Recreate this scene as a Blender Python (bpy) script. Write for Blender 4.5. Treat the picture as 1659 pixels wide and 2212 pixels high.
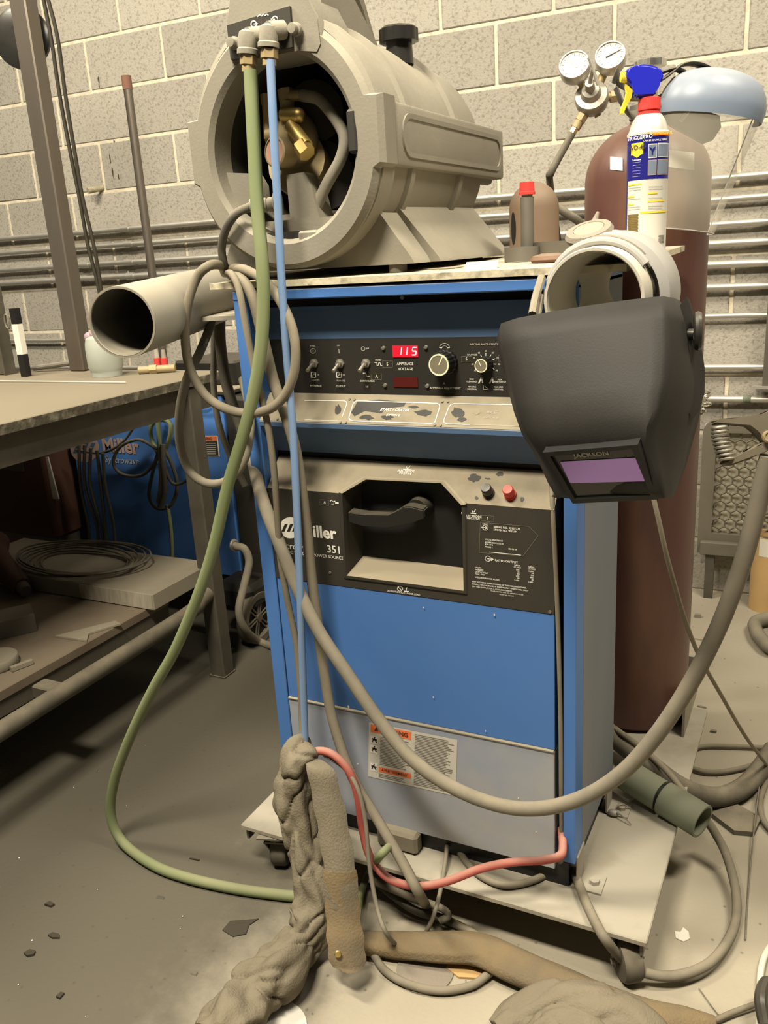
import bpy, bmesh, math, random
from mathutils import Vector, Matrix, Euler
for o in list(bpy.data.objects): bpy.data.objects.remove(o)
FPX=1857.42; CX,CY=829.5,1106.0
CAM=Vector((0.64657,-1.30830,1.27000))
CR=Vector((0.89380141,0.44453083,-0.05925684))
CD=Vector((0.07851936,-0.28521169,-0.95524290))
CF=Vector((-0.44153566,0.84914465,-0.28982689))
WYAW=0.0335691; WDIST=3.15953
BLK=0.19897; ROW0=2.19015
S=bpy.context.scene; COL=S.collection
# ---------------- camera ----------------
cam_d=bpy.data.cameras.new('camera'); cam=bpy.data.objects.new('camera',cam_d); COL.objects.link(cam)
cam_d.sensor_fit='VERTICAL'; cam_d.sensor_height=36.0; cam_d.lens=FPX/2212*36.0
cam_d.clip_start=0.02
_cu=-CD; _cb=-CF
cam.matrix_world=Matrix(((CR.x,_cu.x,_cb.x,CAM.x),(CR.y,_cu.y,_cb.y,CAM.y),(CR.z,_cu.z,_cb.z,CAM.z),(0,0,0,1)))
S.camera=cam
# ---------------- world, lamps, exposure ----------------
S.view_settings.view_transform='Standard'; S.view_settings.look='None'; S.view_settings.gamma=1.0
S.view_settings.use_curve_mapping=False; S.view_settings.exposure=0.0
W=bpy.data.worlds.new('workshop_ambient'); S.world=W; W.use_nodes=True
W.node_tree.nodes['Background'].inputs[0].default_value=(1.0,0.90,0.74,1); W.node_tree.nodes['Background'].inputs[1].default_value=0.032
def area_lamp(name,loc,target,sx,sy,power,col=(1.0,0.90,0.715)):
    d=bpy.data.lights.new(name,'AREA'); d.shape='RECTANGLE'; d.size=sx; d.size_y=sy; d.energy=power; d.color=col
    o=bpy.data.objects.new(name,d); COL.objects.link(o); o.location=loc
    o.rotation_euler=(Vector(target)-Vector(loc)).to_track_quat('-Z','Y').to_euler(); return o
area_lamp('ceiling_lamp_front',(-0.05,-1.45,3.4),(0.0,0.1,0.5),0.9,0.3,180)
area_lamp('ceiling_lamp_right',(1.7,0.1,3.6),(1.1,1.0,0.2),1.2,0.3,112)
area_lamp('ceiling_lamp_left',(-1.9,-0.55,3.6),(-1.8,0.6,0.0),1.2,0.3,150)
# ---------------- pixel helpers: a pixel gives a direction, the surface gives the distance ----------------
def ray(x,y): return CF+CR*((x-CX)/FPX)+CD*((y-CY)/FPX)
def at(x,y,X=None,Y=None,Z=None,n=None,p=None,D=None):
    r=ray(x,y)
    if X is not None: t=(X-CAM.x)/r.x
    elif Y is not None: t=(Y-CAM.y)/r.y
    elif Z is not None: t=(Z-CAM.z)/r.z
    elif D is not None: t=D
    else: t=Vector(n).dot(Vector(p)-CAM)/Vector(n).dot(r)
    return CAM+r*t
NW=Vector((-math.sin(WYAW),math.cos(WYAW),0)); UW=Vector((math.cos(WYAW),math.sin(WYAW),0))
WP=CAM+NW*WDIST
def onwall(x,y,off=0.0): return at(x,y,n=NW,p=WP-NW*off)
def pxm(npx,p): return npx*(Vector(p)-CAM).dot(CF)/FPX     # pixels -> metres at point p
# ---------------- scene helpers ----------------
MW={}
def props(o,label=None,cat=None,group=None,kind=None):
    if label: o['label']=label
    if cat: o['category']=cat
    if group: o['group']=group
    if kind: o['kind']=kind
    return o
def thing(name,label,cat,loc=(0,0,0),rz=0.0,group=None,kind=None):
    o=bpy.data.objects.new(name,None); COL.objects.link(o); o.empty_display_size=0.05
    o.location=loc; o.rotation_euler=(0,0,rz)
    MW[o]=Matrix.Translation(Vector(loc))@Matrix.Rotation(rz,4,'Z')
    return props(o,label,cat,group,kind)
def shade(me,ang=35):
    me.polygons.foreach_set('use_smooth',[True]*len(me.polygons))
    try: me.set_sharp_from_angle(angle=math.radians(ang))
    except Exception: pass
def obj(name,bm,mat,parent=None,smooth=True,label=None,ang=35,cat=None,group=None,kind=None):
    """bm holds world coordinates"""
    if parent is not None:
        m=MW[parent]; MWx=m
    else:
        xs=[v.co for v in bm.verts]
        lo=Vector((min(v.x for v in xs),min(v.y for v in xs),min(v.z for v in xs))); hi=Vector((max(v.x for v in xs),max(v.y for v in xs),max(v.z for v in xs)))
        MWx=Matrix.Translation(Vector(((lo.x+hi.x)/2,(lo.y+hi.y)/2,lo.z)))
    bm.transform(MWx.inverted())
    bmesh.ops.recalc_face_normals(bm,faces=bm.faces[:])
    me=bpy.data.meshes.new(name); bm.to_mesh(me); bm.free()
    for mm in (mat if isinstance(mat,(list,tuple)) else [mat]): me.materials.append(mm)
    if smooth: shade(me,ang)
    o=bpy.data.objects.new(name,me); COL.objects.link(o)
    if parent is not None:
        o.parent=parent
    else: o.matrix_world=MWx
    MW[o]=MWx
    return props(o,label,cat,group,kind)
def B(): return bmesh.new()
def frame(d,up=(0,0,1)):
    d=Vector(d).normalized(); u=Vector(up)
    if abs(d.dot(u.normalized()))>0.98: u=Vector((1,0,0)) if abs(d.x)<0.9 else Vector((0,1,0))
    s=d.cross(u).normalized(); t=s.cross(d).normalized(); return s,t,d
def box(bm,lo,hi,m=None,bev=0.0,mi=0,seg=1):
    lo=Vector(lo);hi=Vector(hi); c=(lo+hi)/2; s=hi-lo
    mat=Matrix.Translation(c)@Matrix.Diagonal((s.x,s.y,s.z,1))
    if m is not None: mat=m@mat
    r=bmesh.ops.create_cube(bm,size=1.0,matrix=mat); vs=r['verts']; fs=set(f for v in vs for f in v.link_faces)
    for f in fs: f.material_index=mi
    if bev>0:
        es=list(set(e for v in vs for e in v.link_edges))
        bmesh.ops.bevel(bm,geom=es,offset=bev,segments=seg,affect='EDGES',profile=0.5)
def cyl(bm,a,b,r,r2=None,n=20,caps=True,mi=0):
    a=Vector(a);b=Vector(b); r2=r if r2 is None else r2; s,t,d=frame(b-a)
    A=[];Bv=[]
    for i in range(n):
        an=2*math.pi*i/n; e=s*math.cos(an)+t*math.sin(an)
        A.append(bm.verts.new(a+e*r)); Bv.append(bm.verts.new(b+e*r2))
    for i in range(n):
        j=(i+1)%n; f=bm.faces.new((A[i],A[j],Bv[j],Bv[i])); f.material_index=mi
    if caps:
        if r>1e-6: bm.faces.new(A[::-1]).material_index=mi
        if r2>1e-6: bm.faces.new(Bv).material_index=mi
def lathe(bm,prof,o,ax=(0,0,1),n=32,mi=0,ends=True,a0=0,a1=2*math.pi):
    """prof list of (radius,height along ax)"""
    o=Vector(o); s,t,d=frame(ax); rings=[]; full=abs(a1-a0-2*math.pi)<1e-6; nn=n if full else n+1
    for r,h in prof:
        if r<1e-6: rings.append([bm.verts.new(o+d*h)])
        else: rings.append([bm.verts.new(o+d*h+(s*math.cos(a0+(a1-a0)*i/n)+t*math.sin(a0+(a1-a0)*i/n))*r) for i in range(nn)])
    for k in range(len(rings)-1):
        A,C=rings[k],rings[k+1]
        for i in range(n):
            j=(i+1)%nn if full else i+1
            if len(A)==1 and len(C)==1: continue
            if len(A)==1: f=bm.faces.new((A[0],C[j],C[i]))
            elif len(C)==1: f=bm.faces.new((A[i],A[j],C[0]))
            else: f=bm.faces.new((A[i],A[j],C[j],C[i]))
            f.material_index=mi
    if ends and full:
        for R in (rings[0],rings[-1]):
            if len(R)>2: bm.faces.new(R).material_index=mi
def spline(pts,sub=8):
    P=[Vector(p) for p in pts]; out=[]
    if len(P)<3: 
        return P
    for i in range(len(P)-1):
        p0=P[i-1] if i>0 else P[i]*2-P[i+1]; p1=P[i]; p2=P[i+1]; p3=P[i+2] if i+2<len(P) else P[i+1]*2-P[i]
        for k in range(sub):
            t=k/sub; t2=t*t; t3=t2*t
            out.append(0.5*((2*p1)+(p2-p0)*t+(2*p0-5*p1+4*p2-p3)*t2+(3*p1-p0-3*p2+p3)*t3))
    out.append(P[-1]); return out
def tube(bm,pts,r,n=10,sub=8,caps=True,mi=0,radii=None,flat=1.0,raw=False):
    P=[Vector(p) for p in pts] if raw else spline(pts,sub); N=len(P)
    if callable(r): R=[r(i/(N-1)) for i in range(N)]
    elif isinstance(r,(list,tuple)):
        R=[]
        for i in range(N):
            x=i/(N-1)*(len(r)-1); k=min(int(x),len(r)-2); R.append(r[k]+(r[k+1]-r[k])*(x-k))
    else: R=[r]*N
    s=None; rings=[]
    for i in range(N):
        d=(P[min(i+1,N-1)]-P[max(i-1,0)]).normalized()
        if s is None: s,t,_=frame(d)
        else:
            s=(s-d*s.dot(d)); 
            s=s.normalized() if s.length>1e-6 else frame(d)[0]
            t=s.cross(d).normalized()
        rings.append([bm.verts.new(P[i]+(s*math.cos(2*math.pi*k/n)+t*math.sin(2*math.pi*k/n)*flat)*R[i]) for k in range(n)])
    for i in range(N-1):
        A,C=rings[i],rings[i+1]
        for k in range(n):
            j=(k+1)%n; bm.faces.new((A[k],A[j],C[j],C[k])).material_index=mi
    if caps:
        bm.faces.new(rings[0][::-1]).material_index=mi; bm.faces.new(rings[-1]).material_index=mi
def prism(bm,poly,vec,mi=0,caps=True):
    """poly: list of 3D points, extruded by vec"""
    v=Vector(vec); A=[bm.verts.new(Vector(p)) for p in poly]; C=[bm.verts.new(Vector(p)+v) for p in poly]; n=len(A)
    for i in range(n):
        j=(i+1)%n; bm.faces.new((A[i],A[j],C[j],C[i])).material_index=mi
    if caps:
        f=bm.faces.new(A[::-1]); f.material_index=mi; g=bm.faces.new(C); g.material_index=mi
        return f,g
def loft(bm,loops,close=True,cap0=True,cap1=True,mi=0):
    R=[[bm.verts.new(Vector(p)) for p in L] for L in loops]; n=len(R[0])
    for a in range(len(R)-1):
        for i in range(n if close else n-1):
            j=(i+1)%n; bm.faces.new((R[a][i],R[a][j],R[a+1][j],R[a+1][i])).material_index=mi
    if close and cap0: bm.faces.new(R[0][::-1]).material_index=mi
    if close and cap1: bm.faces.new(R[-1]).material_index=mi
    return R
def sphere(bm,c,r,sx=1,sy=1,sz=1,u=16,v=10,mi=0):
    r_=bmesh.ops.create_uvsphere(bm,u_segments=u,v_segments=v,radius=r,matrix=Matrix.Translation(Vector(c))@Matrix.Diagonal((sx,sy,sz,1)))
    for f in set(f for w in r_['verts'] for f in w.link_faces): f.material_index=mi
def torus(bm,c,ax,R,r,n=32,m=8,mi=0):
    s,t,d=frame(ax); c=Vector(c)
    P=[[bm.verts.new(c+(s*math.cos(2*math.pi*i/n)+t*math.sin(2*math.pi*i/n))*(R+r*math.cos(2*math.pi*k/m))+d*(r*math.sin(2*math.pi*k/m))) for k in range(m)] for i in range(n)]
    for i in range(n):
        for k in range(m):
            bm.faces.new((P[i][k],P[(i+1)%n][k],P[(i+1)%n][(k+1)%m],P[i][(k+1)%m])).material_index=mi
def lathe_obj(name,prof,o,ax,mat,parent=None,n=32,**k):
    bm=B(); lathe(bm,prof,o,ax,n); return obj(name,bm,mat,parent,**k)
def cyl_obj(name,a,b,r,mat,parent=None,r2=None,n=20,**k):
    bm=B(); cyl(bm,a,b,r,r2,n); return obj(name,bm,mat,parent,**k)
def box_obj(name,lo,hi,mat,parent=None,bev=0.0,m=None,**k):
    bm=B(); box(bm,lo,hi,m,bev); return obj(name,bm,mat,parent,**k)
def tube_obj(name,pts,r,mat,parent=None,n=10,sub=8,**k):
    bm=B(); tube(bm,pts,r,n,sub); return obj(name,bm,mat,parent,ang=60,**k)
def quad_obj(name,ps,mat,parent=None,**k):
    bm=B(); bm.faces.new([bm.verts.new(Vector(p)) for p in ps]); return obj(name,bm,mat,parent,**k)
def basis(o,x,y):
    """matrix with given origin, x axis and y-ish axis"""
    x=Vector(x).normalized(); z=x.cross(Vector(y)).normalized(); y=z.cross(x); o=Vector(o)
    return Matrix(((x.x,y.x,z.x,o.x),(x.y,y.y,z.y,o.y),(x.z,y.z,z.z,o.z),(0,0,0,1)))
def lettering(s,size,m,mat,parent,bold=0.0,shear=0.0,align='CENTER',name='lettering',ext=0.0003,sx=1.0,res=2,vcenter=True):
    c=bpy.data.curves.new('t','FONT'); c.body=s; c.size=size; c.align_x=align; c.align_y='CENTER' if vcenter else 'BOTTOM_BASELINE'
    c.offset=bold*size; c.shear=shear; c.extrude=0; c.resolution_u=res; c.fill_mode='FRONT'
    o=bpy.data.objects.new('t',c); COL.objects.link(o)
    dg=bpy.context.evaluated_depsgraph_get(); me=bpy.data.meshes.new_from_object(o.evaluated_get(dg))
    bpy.data.objects.remove(o); bpy.data.curves.remove(c)
    bm=B(); bm.from_mesh(me); bpy.data.meshes.remove(me)
    bm.transform(m@Matrix.Diagonal((sx,1,1,1))@Matrix.Translation((0,0,ext)))
    if not bm.verts: bm.free(); return None
    return obj(name,bm,mat,parent,smooth=False)
# ---------------- procedural materials ----------------
MAT={}
def mat(name,col,rough=0.6,metal=0.0,dust=0.0,up=0.0,dcol=(0.235,0.205,0.15),scale=9.0,col2=None,cscale=6.0,cmix=0.5,bump=0.0,bscale=120.0,spec=0.4,lo=0.35,hi=0.7,emit=None,estr=0.0,stretch=None,trans=0.0,ior=1.45,alpha=1.0,coat=0.0):
    m=bpy.data.materials.new(name); m.use_nodes=True; nt=m.node_tree; N=nt.nodes; L=nt.links; b=N['Principled BSDF']
    b.inputs['Roughness'].default_value=rough; b.inputs['Metallic'].default_value=metal
    b.inputs['Specular IOR Level'].default_value=spec; b.inputs['IOR'].default_value=ior
    b.inputs['Transmission Weight'].default_value=trans; b.inputs['Alpha'].default_value=alpha; b.inputs['Coat Weight'].default_value=coat
    tc=N.new('ShaderNodeTexCoord'); vec=tc.outputs['Object']
    if stretch:
        mp=N.new('ShaderNodeMapping'); mp.inputs['Scale'].default_value=stretch; L.new(vec,mp.inputs[0]); vec=mp.outputs[0]
    c4=lambda c:(c[0],c[1],c[2],1.0)
    out=None
    if col2 is not None:
        n=N.new('ShaderNodeTexNoise'); n.inputs['Scale'].default_value=cscale; n.inputs['Detail'].default_value=6; L.new(vec,n.inputs['Vector'])
        r=N.new('ShaderNodeMapRange'); r.inputs[1].default_value=lo; r.inputs[2].default_value=hi; L.new(n.outputs[0],r.inputs[0])
        x=N.new('ShaderNodeMixRGB'); x.inputs[1].default_value=c4(col); x.inputs[2].default_value=c4(col2); L.new(r.outputs[0],x.inputs[0]); out=x.outputs[0]
    if dust>0 or up>0:
        n=N.new('ShaderNodeTexNoise'); n.inputs['Scale'].default_value=scale; n.inputs['Detail'].default_value=5; n.inputs['Roughness'].default_value=0.65; L.new(vec,n.inputs['Vector'])
        g=N.new('ShaderNodeNewGeometry'); sp=N.new('ShaderNodeSeparateXYZ'); L.new(g.outputs['Normal'],sp.inputs[0])
        mx=N.new('ShaderNodeMath'); mx.operation='MAXIMUM'; L.new(sp.outputs[2],mx.inputs[0]); mx.inputs[1].default_value=0
        a=N.new('ShaderNodeMath'); a.operation='MULTIPLY_ADD'; L.new(mx.outputs[0],a.inputs[0]); a.inputs[1].default_value=up; a.inputs[2].default_value=dust
        r=N.new('ShaderNodeMapRange'); r.inputs[1].default_value=0.3; r.inputs[2].default_value=0.7; r.inputs[3].default_value=0.55; r.inputs[4].default_value=1.25; L.new(n.outputs[0],r.inputs[0])
        k=N.new('ShaderNodeMath'); k.operation='MULTIPLY'; k.use_clamp=True; L.new(a.outputs[0],k.inputs[0]); L.new(r.outputs[0],k.inputs[1])
        x=N.new('ShaderNodeMixRGB'); x.inputs[2].default_value=c4(dcol); L.new(k.outputs[0],x.inputs[0])
        if out: L.new(out,x.inputs[1])
        else: x.inputs[1].default_value=c4(col)
        out=x.outputs[0]
        rr=N.new('ShaderNodeMath'); rr.operation='MULTIPLY_ADD'; rr.use_clamp=True; L.new(k.outputs[0],rr.inputs[0]); rr.inputs[1].default_value=0.9-rough; rr.inputs[2].default_value=rough; L.new(rr.outputs[0],b.inputs['Roughness'])
        if metal>0:
            q=N.new('ShaderNodeMath'); q.operation='MULTIPLY_ADD'; q.use_clamp=True; L.new(k.outputs[0],q.inputs[0]); q.inputs[1].default_value=-metal; q.inputs[2].default_value=metal; L.new(q.outputs[0],b.inputs['Metallic'])
    if out: L.new(out,b.inputs['Base Color'])
    else: b.inputs['Base Color'].default_value=c4(col)
    if emit: b.inputs['Emission Color'].default_value=c4(emit); b.inputs['Emission Strength'].default_value=estr
    if bump>0:
        n=N.new('ShaderNodeTexNoise'); n.inputs['Scale'].default_value=bscale; n.inputs['Detail'].default_value=4; L.new(vec,n.inputs['Vector'])
        u=N.new('ShaderNodeBump'); u.inputs['Strength'].default_value=bump; u.inputs['Distance'].default_value=0.004; L.new(n.outputs[0],u.inputs['Height']); L.new(u.outputs[0],b.inputs['Normal'])
    MAT[name]=m; return m
DUST=(0.235,0.205,0.15)
mat('block',(0.345,0.322,0.278),0.95,col2=(0.165,0.15,0.125),cscale=110,lo=0.50,hi=0.78,bump=0.55,bscale=190,dust=0.12,scale=3)
mat('mortar',(0.66,0.59,0.45),0.95,col2=(0.45,0.40,0.31),cscale=30,bump=0.4,bscale=150)
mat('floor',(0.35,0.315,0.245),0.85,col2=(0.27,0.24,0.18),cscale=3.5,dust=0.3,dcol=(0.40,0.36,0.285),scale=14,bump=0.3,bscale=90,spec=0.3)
mat('blue',(0.048,0.150,0.42),0.42,dust=0.05,up=0.75,scale=7,dcol=(0.30,0.29,0.27))
mat('blue_dusty',(0.12,0.20,0.38),0.6,dust=0.72,up=0.4,scale=3.0,dcol=(0.37,0.355,0.325))
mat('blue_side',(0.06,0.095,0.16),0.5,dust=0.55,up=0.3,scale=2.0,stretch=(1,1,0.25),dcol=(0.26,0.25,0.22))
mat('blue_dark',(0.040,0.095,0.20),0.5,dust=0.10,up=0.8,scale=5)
mat('black_panel',(0.014,0.013,0.011),0.55,dust=0.05,up=0.0,scale=10,dcol=(0.16,0.14,0.10))
mat('molded',(0.022,0.020,0.016),0.6,dust=0.05,up=1.32,scale=6,dcol=(0.26,0.225,0.16))
mat('black',(0.010,0.010,0.010),0.5)
mat('black_gloss',(0.012,0.012,0.012),0.25,dust=0.03,up=0.25)
mat('white_ink',(0.75,0.73,0.66),0.7)
mat('faded_ink',(0.42,0.40,0.34),0.8)
mat('led',(0.5,0.02,0.02),0.4,emit=(1.0,0.30,0.30),estr=3.0)
mat('display_red',(0.30,0.006,0.012),0.25,emit=(1.0,0.02,0.05),estr=0.55)
mat('display_off',(0.08,0.012,0.010),0.3)
mat('knob_face',(0.13,0.12,0.08),0.6,dust=0.3)
mat('knob_ring',(0.72,0.70,0.50),0.5)
mat('red_plastic',(0.52,0.035,0.028),0.4,up=0.25)
mat('steel',(0.42,0.40,0.36),0.38,1.0,dust=0.25,up=0.35,scale=14)
mat('steel_dark',(0.16,0.15,0.135),0.5,0.7,dust=0.25,up=0.5)
mat('steel_rust',(0.15,0.13,0.11),0.36,0.7,dust=0.10,up=0.3,col2=(0.10,0.055,0.035),cscale=5,lo=0.5,hi=0.75,stretch=(1,1,0.2))
mat('steel_bright',(0.75,0.73,0.68),0.22,1.0,dust=0.06)
mat('galv',(0.62,0.60,0.55),0.36,0.9,dust=0.12,up=0.25,scale=20)
mat('brass',(0.58,0.42,0.14),0.28,1.0,dust=0.12,up=0.2,scale=30)
mat('brass_dusty',(0.45,0.34,0.16),0.45,0.8,dust=0.45,up=0.3,scale=22)
mat('hose_grey',(0.10,0.095,0.08),0.75,dust=0.55,up=0.45,scale=14)
mat('hose_brown',(0.115,0.10,0.07),0.75,dust=0.5,up=0.35,scale=14)
mat('hose_dark',(0.035,0.033,0.028),0.7,dust=0.28,up=0.55,scale=16)
mat('hose_green',(0.125,0.175,0.065),0.6,dust=0.38,up=0.35,scale=5,dcol=(0.235,0.225,0.14))
mat('hose_blue',(0.13,0.26,0.50),0.35,dust=0.25,up=0.2,scale=7,dcol=(0.34,0.33,0.32),trans=0.15)
mat('hose_red',(0.38,0.055,0.045),0.5,dust=0.12,up=0.5,scale=10,dcol=(0.36,0.26,0.20))
mat('rubber',(0.035,0.032,0.028),0.75,dust=0.35,up=0.5)
mat('cooler',(0.15,0.138,0.11),0.75,dust=0.40,up=0.75,scale=4,bump=0.10,bscale=220,dcol=(0.31,0.285,0.225))
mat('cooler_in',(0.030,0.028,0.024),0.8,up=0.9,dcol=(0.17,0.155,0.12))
mat('board',(0.42,0.36,0.25),0.85,col2=(0.22,0.19,0.13),cscale=30,bump=0.3,bscale=70,dust=0.1)
mat('board_edge',(0.50,0.45,0.33),0.9,col2=(0.16,0.13,0.09),cscale=45,lo=0.5,hi=0.75,bump=0.3,bscale=80)
mat('plate',(0.34,0.315,0.265),0.6,0.1,dust=0.35,up=0.15,scale=6,dcol=(0.36,0.325,0.25),col2=(0.24,0.21,0.16),cscale=9,lo=0.52,hi=0.66)
mat('bench_top',(0.185,0.158,0.115),0.62,0.1,dust=0.35,up=0.2,scale=3,dcol=(0.19,0.165,0.12))
mat('bench_steel',(0.055,0.05,0.04),0.6,0.3,dust=0.22,up=0.6,scale=12)
mat('bench_edge',(0.07,0.06,0.042),0.8,col2=(0.20,0.18,0.13),cscale=35,lo=0.5,hi=0.7,bump=0.8,bscale=60)
mat('leather',(0.155,0.132,0.092),0.95,col2=(0.115,0.098,0.07),cscale=20,dust=0.25,up=0.3,bump=0.45,bscale=260,spec=0.1)
mat('leather_rust',(0.20,0.15,0.085),0.95,col2=(0.14,0.115,0.08),cscale=14,bump=0.4,bscale=260,spec=0.1)
mat('pipe_grey',(0.30,0.285,0.245),0.7,0.1,dust=0.35,up=0.35,scale=6,dcol=(0.31,0.28,0.215))
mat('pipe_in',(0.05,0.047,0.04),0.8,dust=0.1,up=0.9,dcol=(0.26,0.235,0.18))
mat('pvc',(0.52,0.49,0.41),0.5,dust=0.2,up=0.1,scale=12,dcol=(0.45,0.41,0.32))
mat('pale_cord',(0.36,0.355,0.345),0.5,dust=0.2,up=0.2)
mat('helmet',(0.016,0.015,0.014),0.55,dust=0.22,up=0.06,scale=5,bump=0.07,bscale=420,dcol=(0.058,0.054,0.048),spec=0.25)
mat('lens',(0.30,0.18,0.55),0.12,0.6,coat=0.5)
mat('lens_dark',(0.022,0.021,0.022),0.10,dust=0.05)
mat('cyl_red',(0.078,0.030,0.026),0.34,col2=(0.14,0.058,0.028),cscale=7,lo=0.5,hi=0.75,dust=0.08,up=0.15,stretch=(1.5,1.5,0.4),bump=0.05,bscale=60)
mat('rust_brown',(0.15,0.095,0.06),0.5,dust=0.2,up=0.25,scale=9)
mat('blue_can',(0.012,0.012,0.16),0.35)
mat('can_white',(0.66,0.64,0.58),0.4)
mat('can_yellow',(0.72,0.55,0.04),0.45)
mat('can_orange',(0.75,0.22,0.03),0.45)
mat('sprayer_blue',(0.018,0.022,0.42),0.25,up=0.1)
mat('spray_red',(0.60,0.05,0.045),0.35)
mat('can_metal',(0.70,0.68,0.62),0.3,0.5)
mat('visor_blue',(0.13,0.17,0.24),0.3,dust=0.08,up=0.3,dcol=(0.5,0.5,0.48))
mat('clear',(0.62,0.58,0.48),0.10,trans=0.0,alpha=0.27,spec=0.7)
mat('strap',(0.05,0.048,0.046),0.45,dust=0.1,up=0.3)
mat('paper',(0.66,0.63,0.55),0.9)
mat('label_white',(0.50,0.48,0.42),0.8)
mat('label_text',(0.15,0.14,0.12),0.9)
mat('label_orange',(0.70,0.16,0.05),0.7)
mat('label_black',(0.03,0.028,0.026),0.7)
mat('logo_pink',(0.34,0.24,0.20),0.8)
mat('green_pipe',(0.13,0.165,0.115),0.6,dust=0.25,up=0.25)
mat('elbow',(0.37,0.40,0.36),0.5,dust=0.2,up=0.3)
mat('purple_tape',(0.30,0.22,0.26),0.35)
mat('cardboard',(0.52,0.34,0.15),0.9,col2=(0.46,0.30,0.13),cscale=8)
mat('rust_red',(0.16,0.055,0.035),0.85,dust=0.25,up=0.4)
mat('crate_red',(0.085,0.035,0.02),0.85,dust=0.1,up=0.4,dcol=(0.12,0.085,0.06))
mat('disc_pink',(0.42,0.25,0.19),0.8)
mat('disc_grey',(0.23,0.20,0.16),0.9,bump=0.3,bscale=200)
mat('alu_plate',(0.30,0.275,0.22),0.6,0.15,dust=0.5,up=0.3,dcol=(0.235,0.205,0.15))
mat('shelf_plate',(0.15,0.115,0.08),0.75,0.1,dust=0.45,up=0.3,scale=5,dcol=(0.20,0.165,0.12),col2=(0.10,0.06,0.04),cscale=6)
mat('saw_cut',(0.55,0.50,0.40),0.5,0.3,col2=(0.40,0.36,0.28),cscale=120,stretch=(1,1,0.15))
mat('concrete_pad',(0.26,0.235,0.185),0.9,dust=0.3)
mat('grille',(0.105,0.095,0.072),0.7,dust=0.3)
mat('mesh_pale',(0.45,0.41,0.31),0.8)
mat('cord_yellow',(0.022,0.018,0.010),0.7)
mat('white_cord',(0.60,0.57,0.48),0.6)

def floor_tone():  # floor colour blends darker towards the left, with a noisy edge
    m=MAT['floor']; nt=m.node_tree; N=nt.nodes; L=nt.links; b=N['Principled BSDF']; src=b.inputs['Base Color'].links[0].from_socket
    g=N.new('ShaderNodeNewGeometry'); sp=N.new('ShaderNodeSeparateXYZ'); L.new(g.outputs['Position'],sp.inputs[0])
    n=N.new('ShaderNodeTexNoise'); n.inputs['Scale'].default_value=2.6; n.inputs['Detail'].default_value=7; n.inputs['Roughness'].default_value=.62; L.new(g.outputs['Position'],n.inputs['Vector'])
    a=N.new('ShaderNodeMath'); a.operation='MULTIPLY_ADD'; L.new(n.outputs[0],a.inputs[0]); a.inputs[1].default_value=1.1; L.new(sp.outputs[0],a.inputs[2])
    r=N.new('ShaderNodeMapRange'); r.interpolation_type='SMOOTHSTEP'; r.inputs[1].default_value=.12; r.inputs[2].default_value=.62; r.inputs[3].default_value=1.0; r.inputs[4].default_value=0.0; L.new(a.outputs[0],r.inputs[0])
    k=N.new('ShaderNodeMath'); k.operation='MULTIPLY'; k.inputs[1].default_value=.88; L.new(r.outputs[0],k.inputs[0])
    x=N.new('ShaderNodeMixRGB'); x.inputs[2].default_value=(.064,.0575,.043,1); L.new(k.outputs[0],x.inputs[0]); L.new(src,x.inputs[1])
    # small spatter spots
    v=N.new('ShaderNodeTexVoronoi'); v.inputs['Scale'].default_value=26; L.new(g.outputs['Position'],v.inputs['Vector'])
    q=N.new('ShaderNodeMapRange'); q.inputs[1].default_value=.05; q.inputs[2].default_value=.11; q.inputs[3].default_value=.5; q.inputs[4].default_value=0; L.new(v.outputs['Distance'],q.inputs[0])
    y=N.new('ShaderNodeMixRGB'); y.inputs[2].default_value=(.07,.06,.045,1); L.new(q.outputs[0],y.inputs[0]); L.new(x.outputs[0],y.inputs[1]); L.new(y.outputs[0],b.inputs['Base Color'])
floor_tone()
mat('dial_white',(0.46,0.44,0.38),0.5)
mat('dirt',(0.045,0.038,0.027),0.95)
# ---------------- setting: floor, back wall of concrete blocks ----------------
rnd=random.Random(7)
def vary(name,amt=0.25):
    m=MAT[name]; nt=m.node_tree; b=nt.nodes['Principled BSDF']; l=b.inputs['Base Color'].links[0]; src=l.from_socket
    oi=nt.nodes.new('ShaderNodeObjectInfo'); r=nt.nodes.new('ShaderNodeMapRange'); r.inputs[3].default_value=1-amt; r.inputs[4].default_value=1+amt
    nt.links.new(oi.outputs['Random'],r.inputs[0]); h=nt.nodes.new('ShaderNodeHueSaturation'); nt.links.new(r.outputs[0],h.inputs['Value']); nt.links.new(src,h.inputs['Color']); nt.links.new(h.outputs[0],b.inputs['Base Color'])
vary('block',0.13)
bm=B()
n=40
for i in range(n+1):
    for j in range(n+1): bm.verts.new((-5+9.0*i/n,-3.5+6.0*j/n,0))
bm.verts.ensure_lookup_table()
for i in range(n):
    for j in range(n): bm.faces.new((bm.verts[i*(n+1)+j],bm.verts[(i+1)*(n+1)+j],bm.verts[(i+1)*(n+1)+j+1],bm.verts[i*(n+1)+j+1]))
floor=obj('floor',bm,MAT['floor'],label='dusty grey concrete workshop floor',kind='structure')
def wp(u,z,off=0.0): # point on the wall, u along the wall from x of camera foot
    return Vector((CAM.x,CAM.y,0))+NW*(WDIST-off)+UW*u+Vector((0,0,z))
wallroot=thing('wall_back','tan concrete block wall behind the bench and machine',None,wp(0,0),WYAW,kind='structure')
bm=B(); bm.faces.new([bm.verts.new(wp(u,z,0.0)) for u,z in ((-6,-.02),(3,-.02),(3,3.4),(-6,3.4))])
o=obj('mortar_bed',bm,MAT['mortar'],wallroot)
bm=B(); hb=BLK/2-0.0062; lb=BLK-0.0062
box(bm,(-lb,-0.0035,-hb),(lb,0.02,hb),None,0.003)
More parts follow.
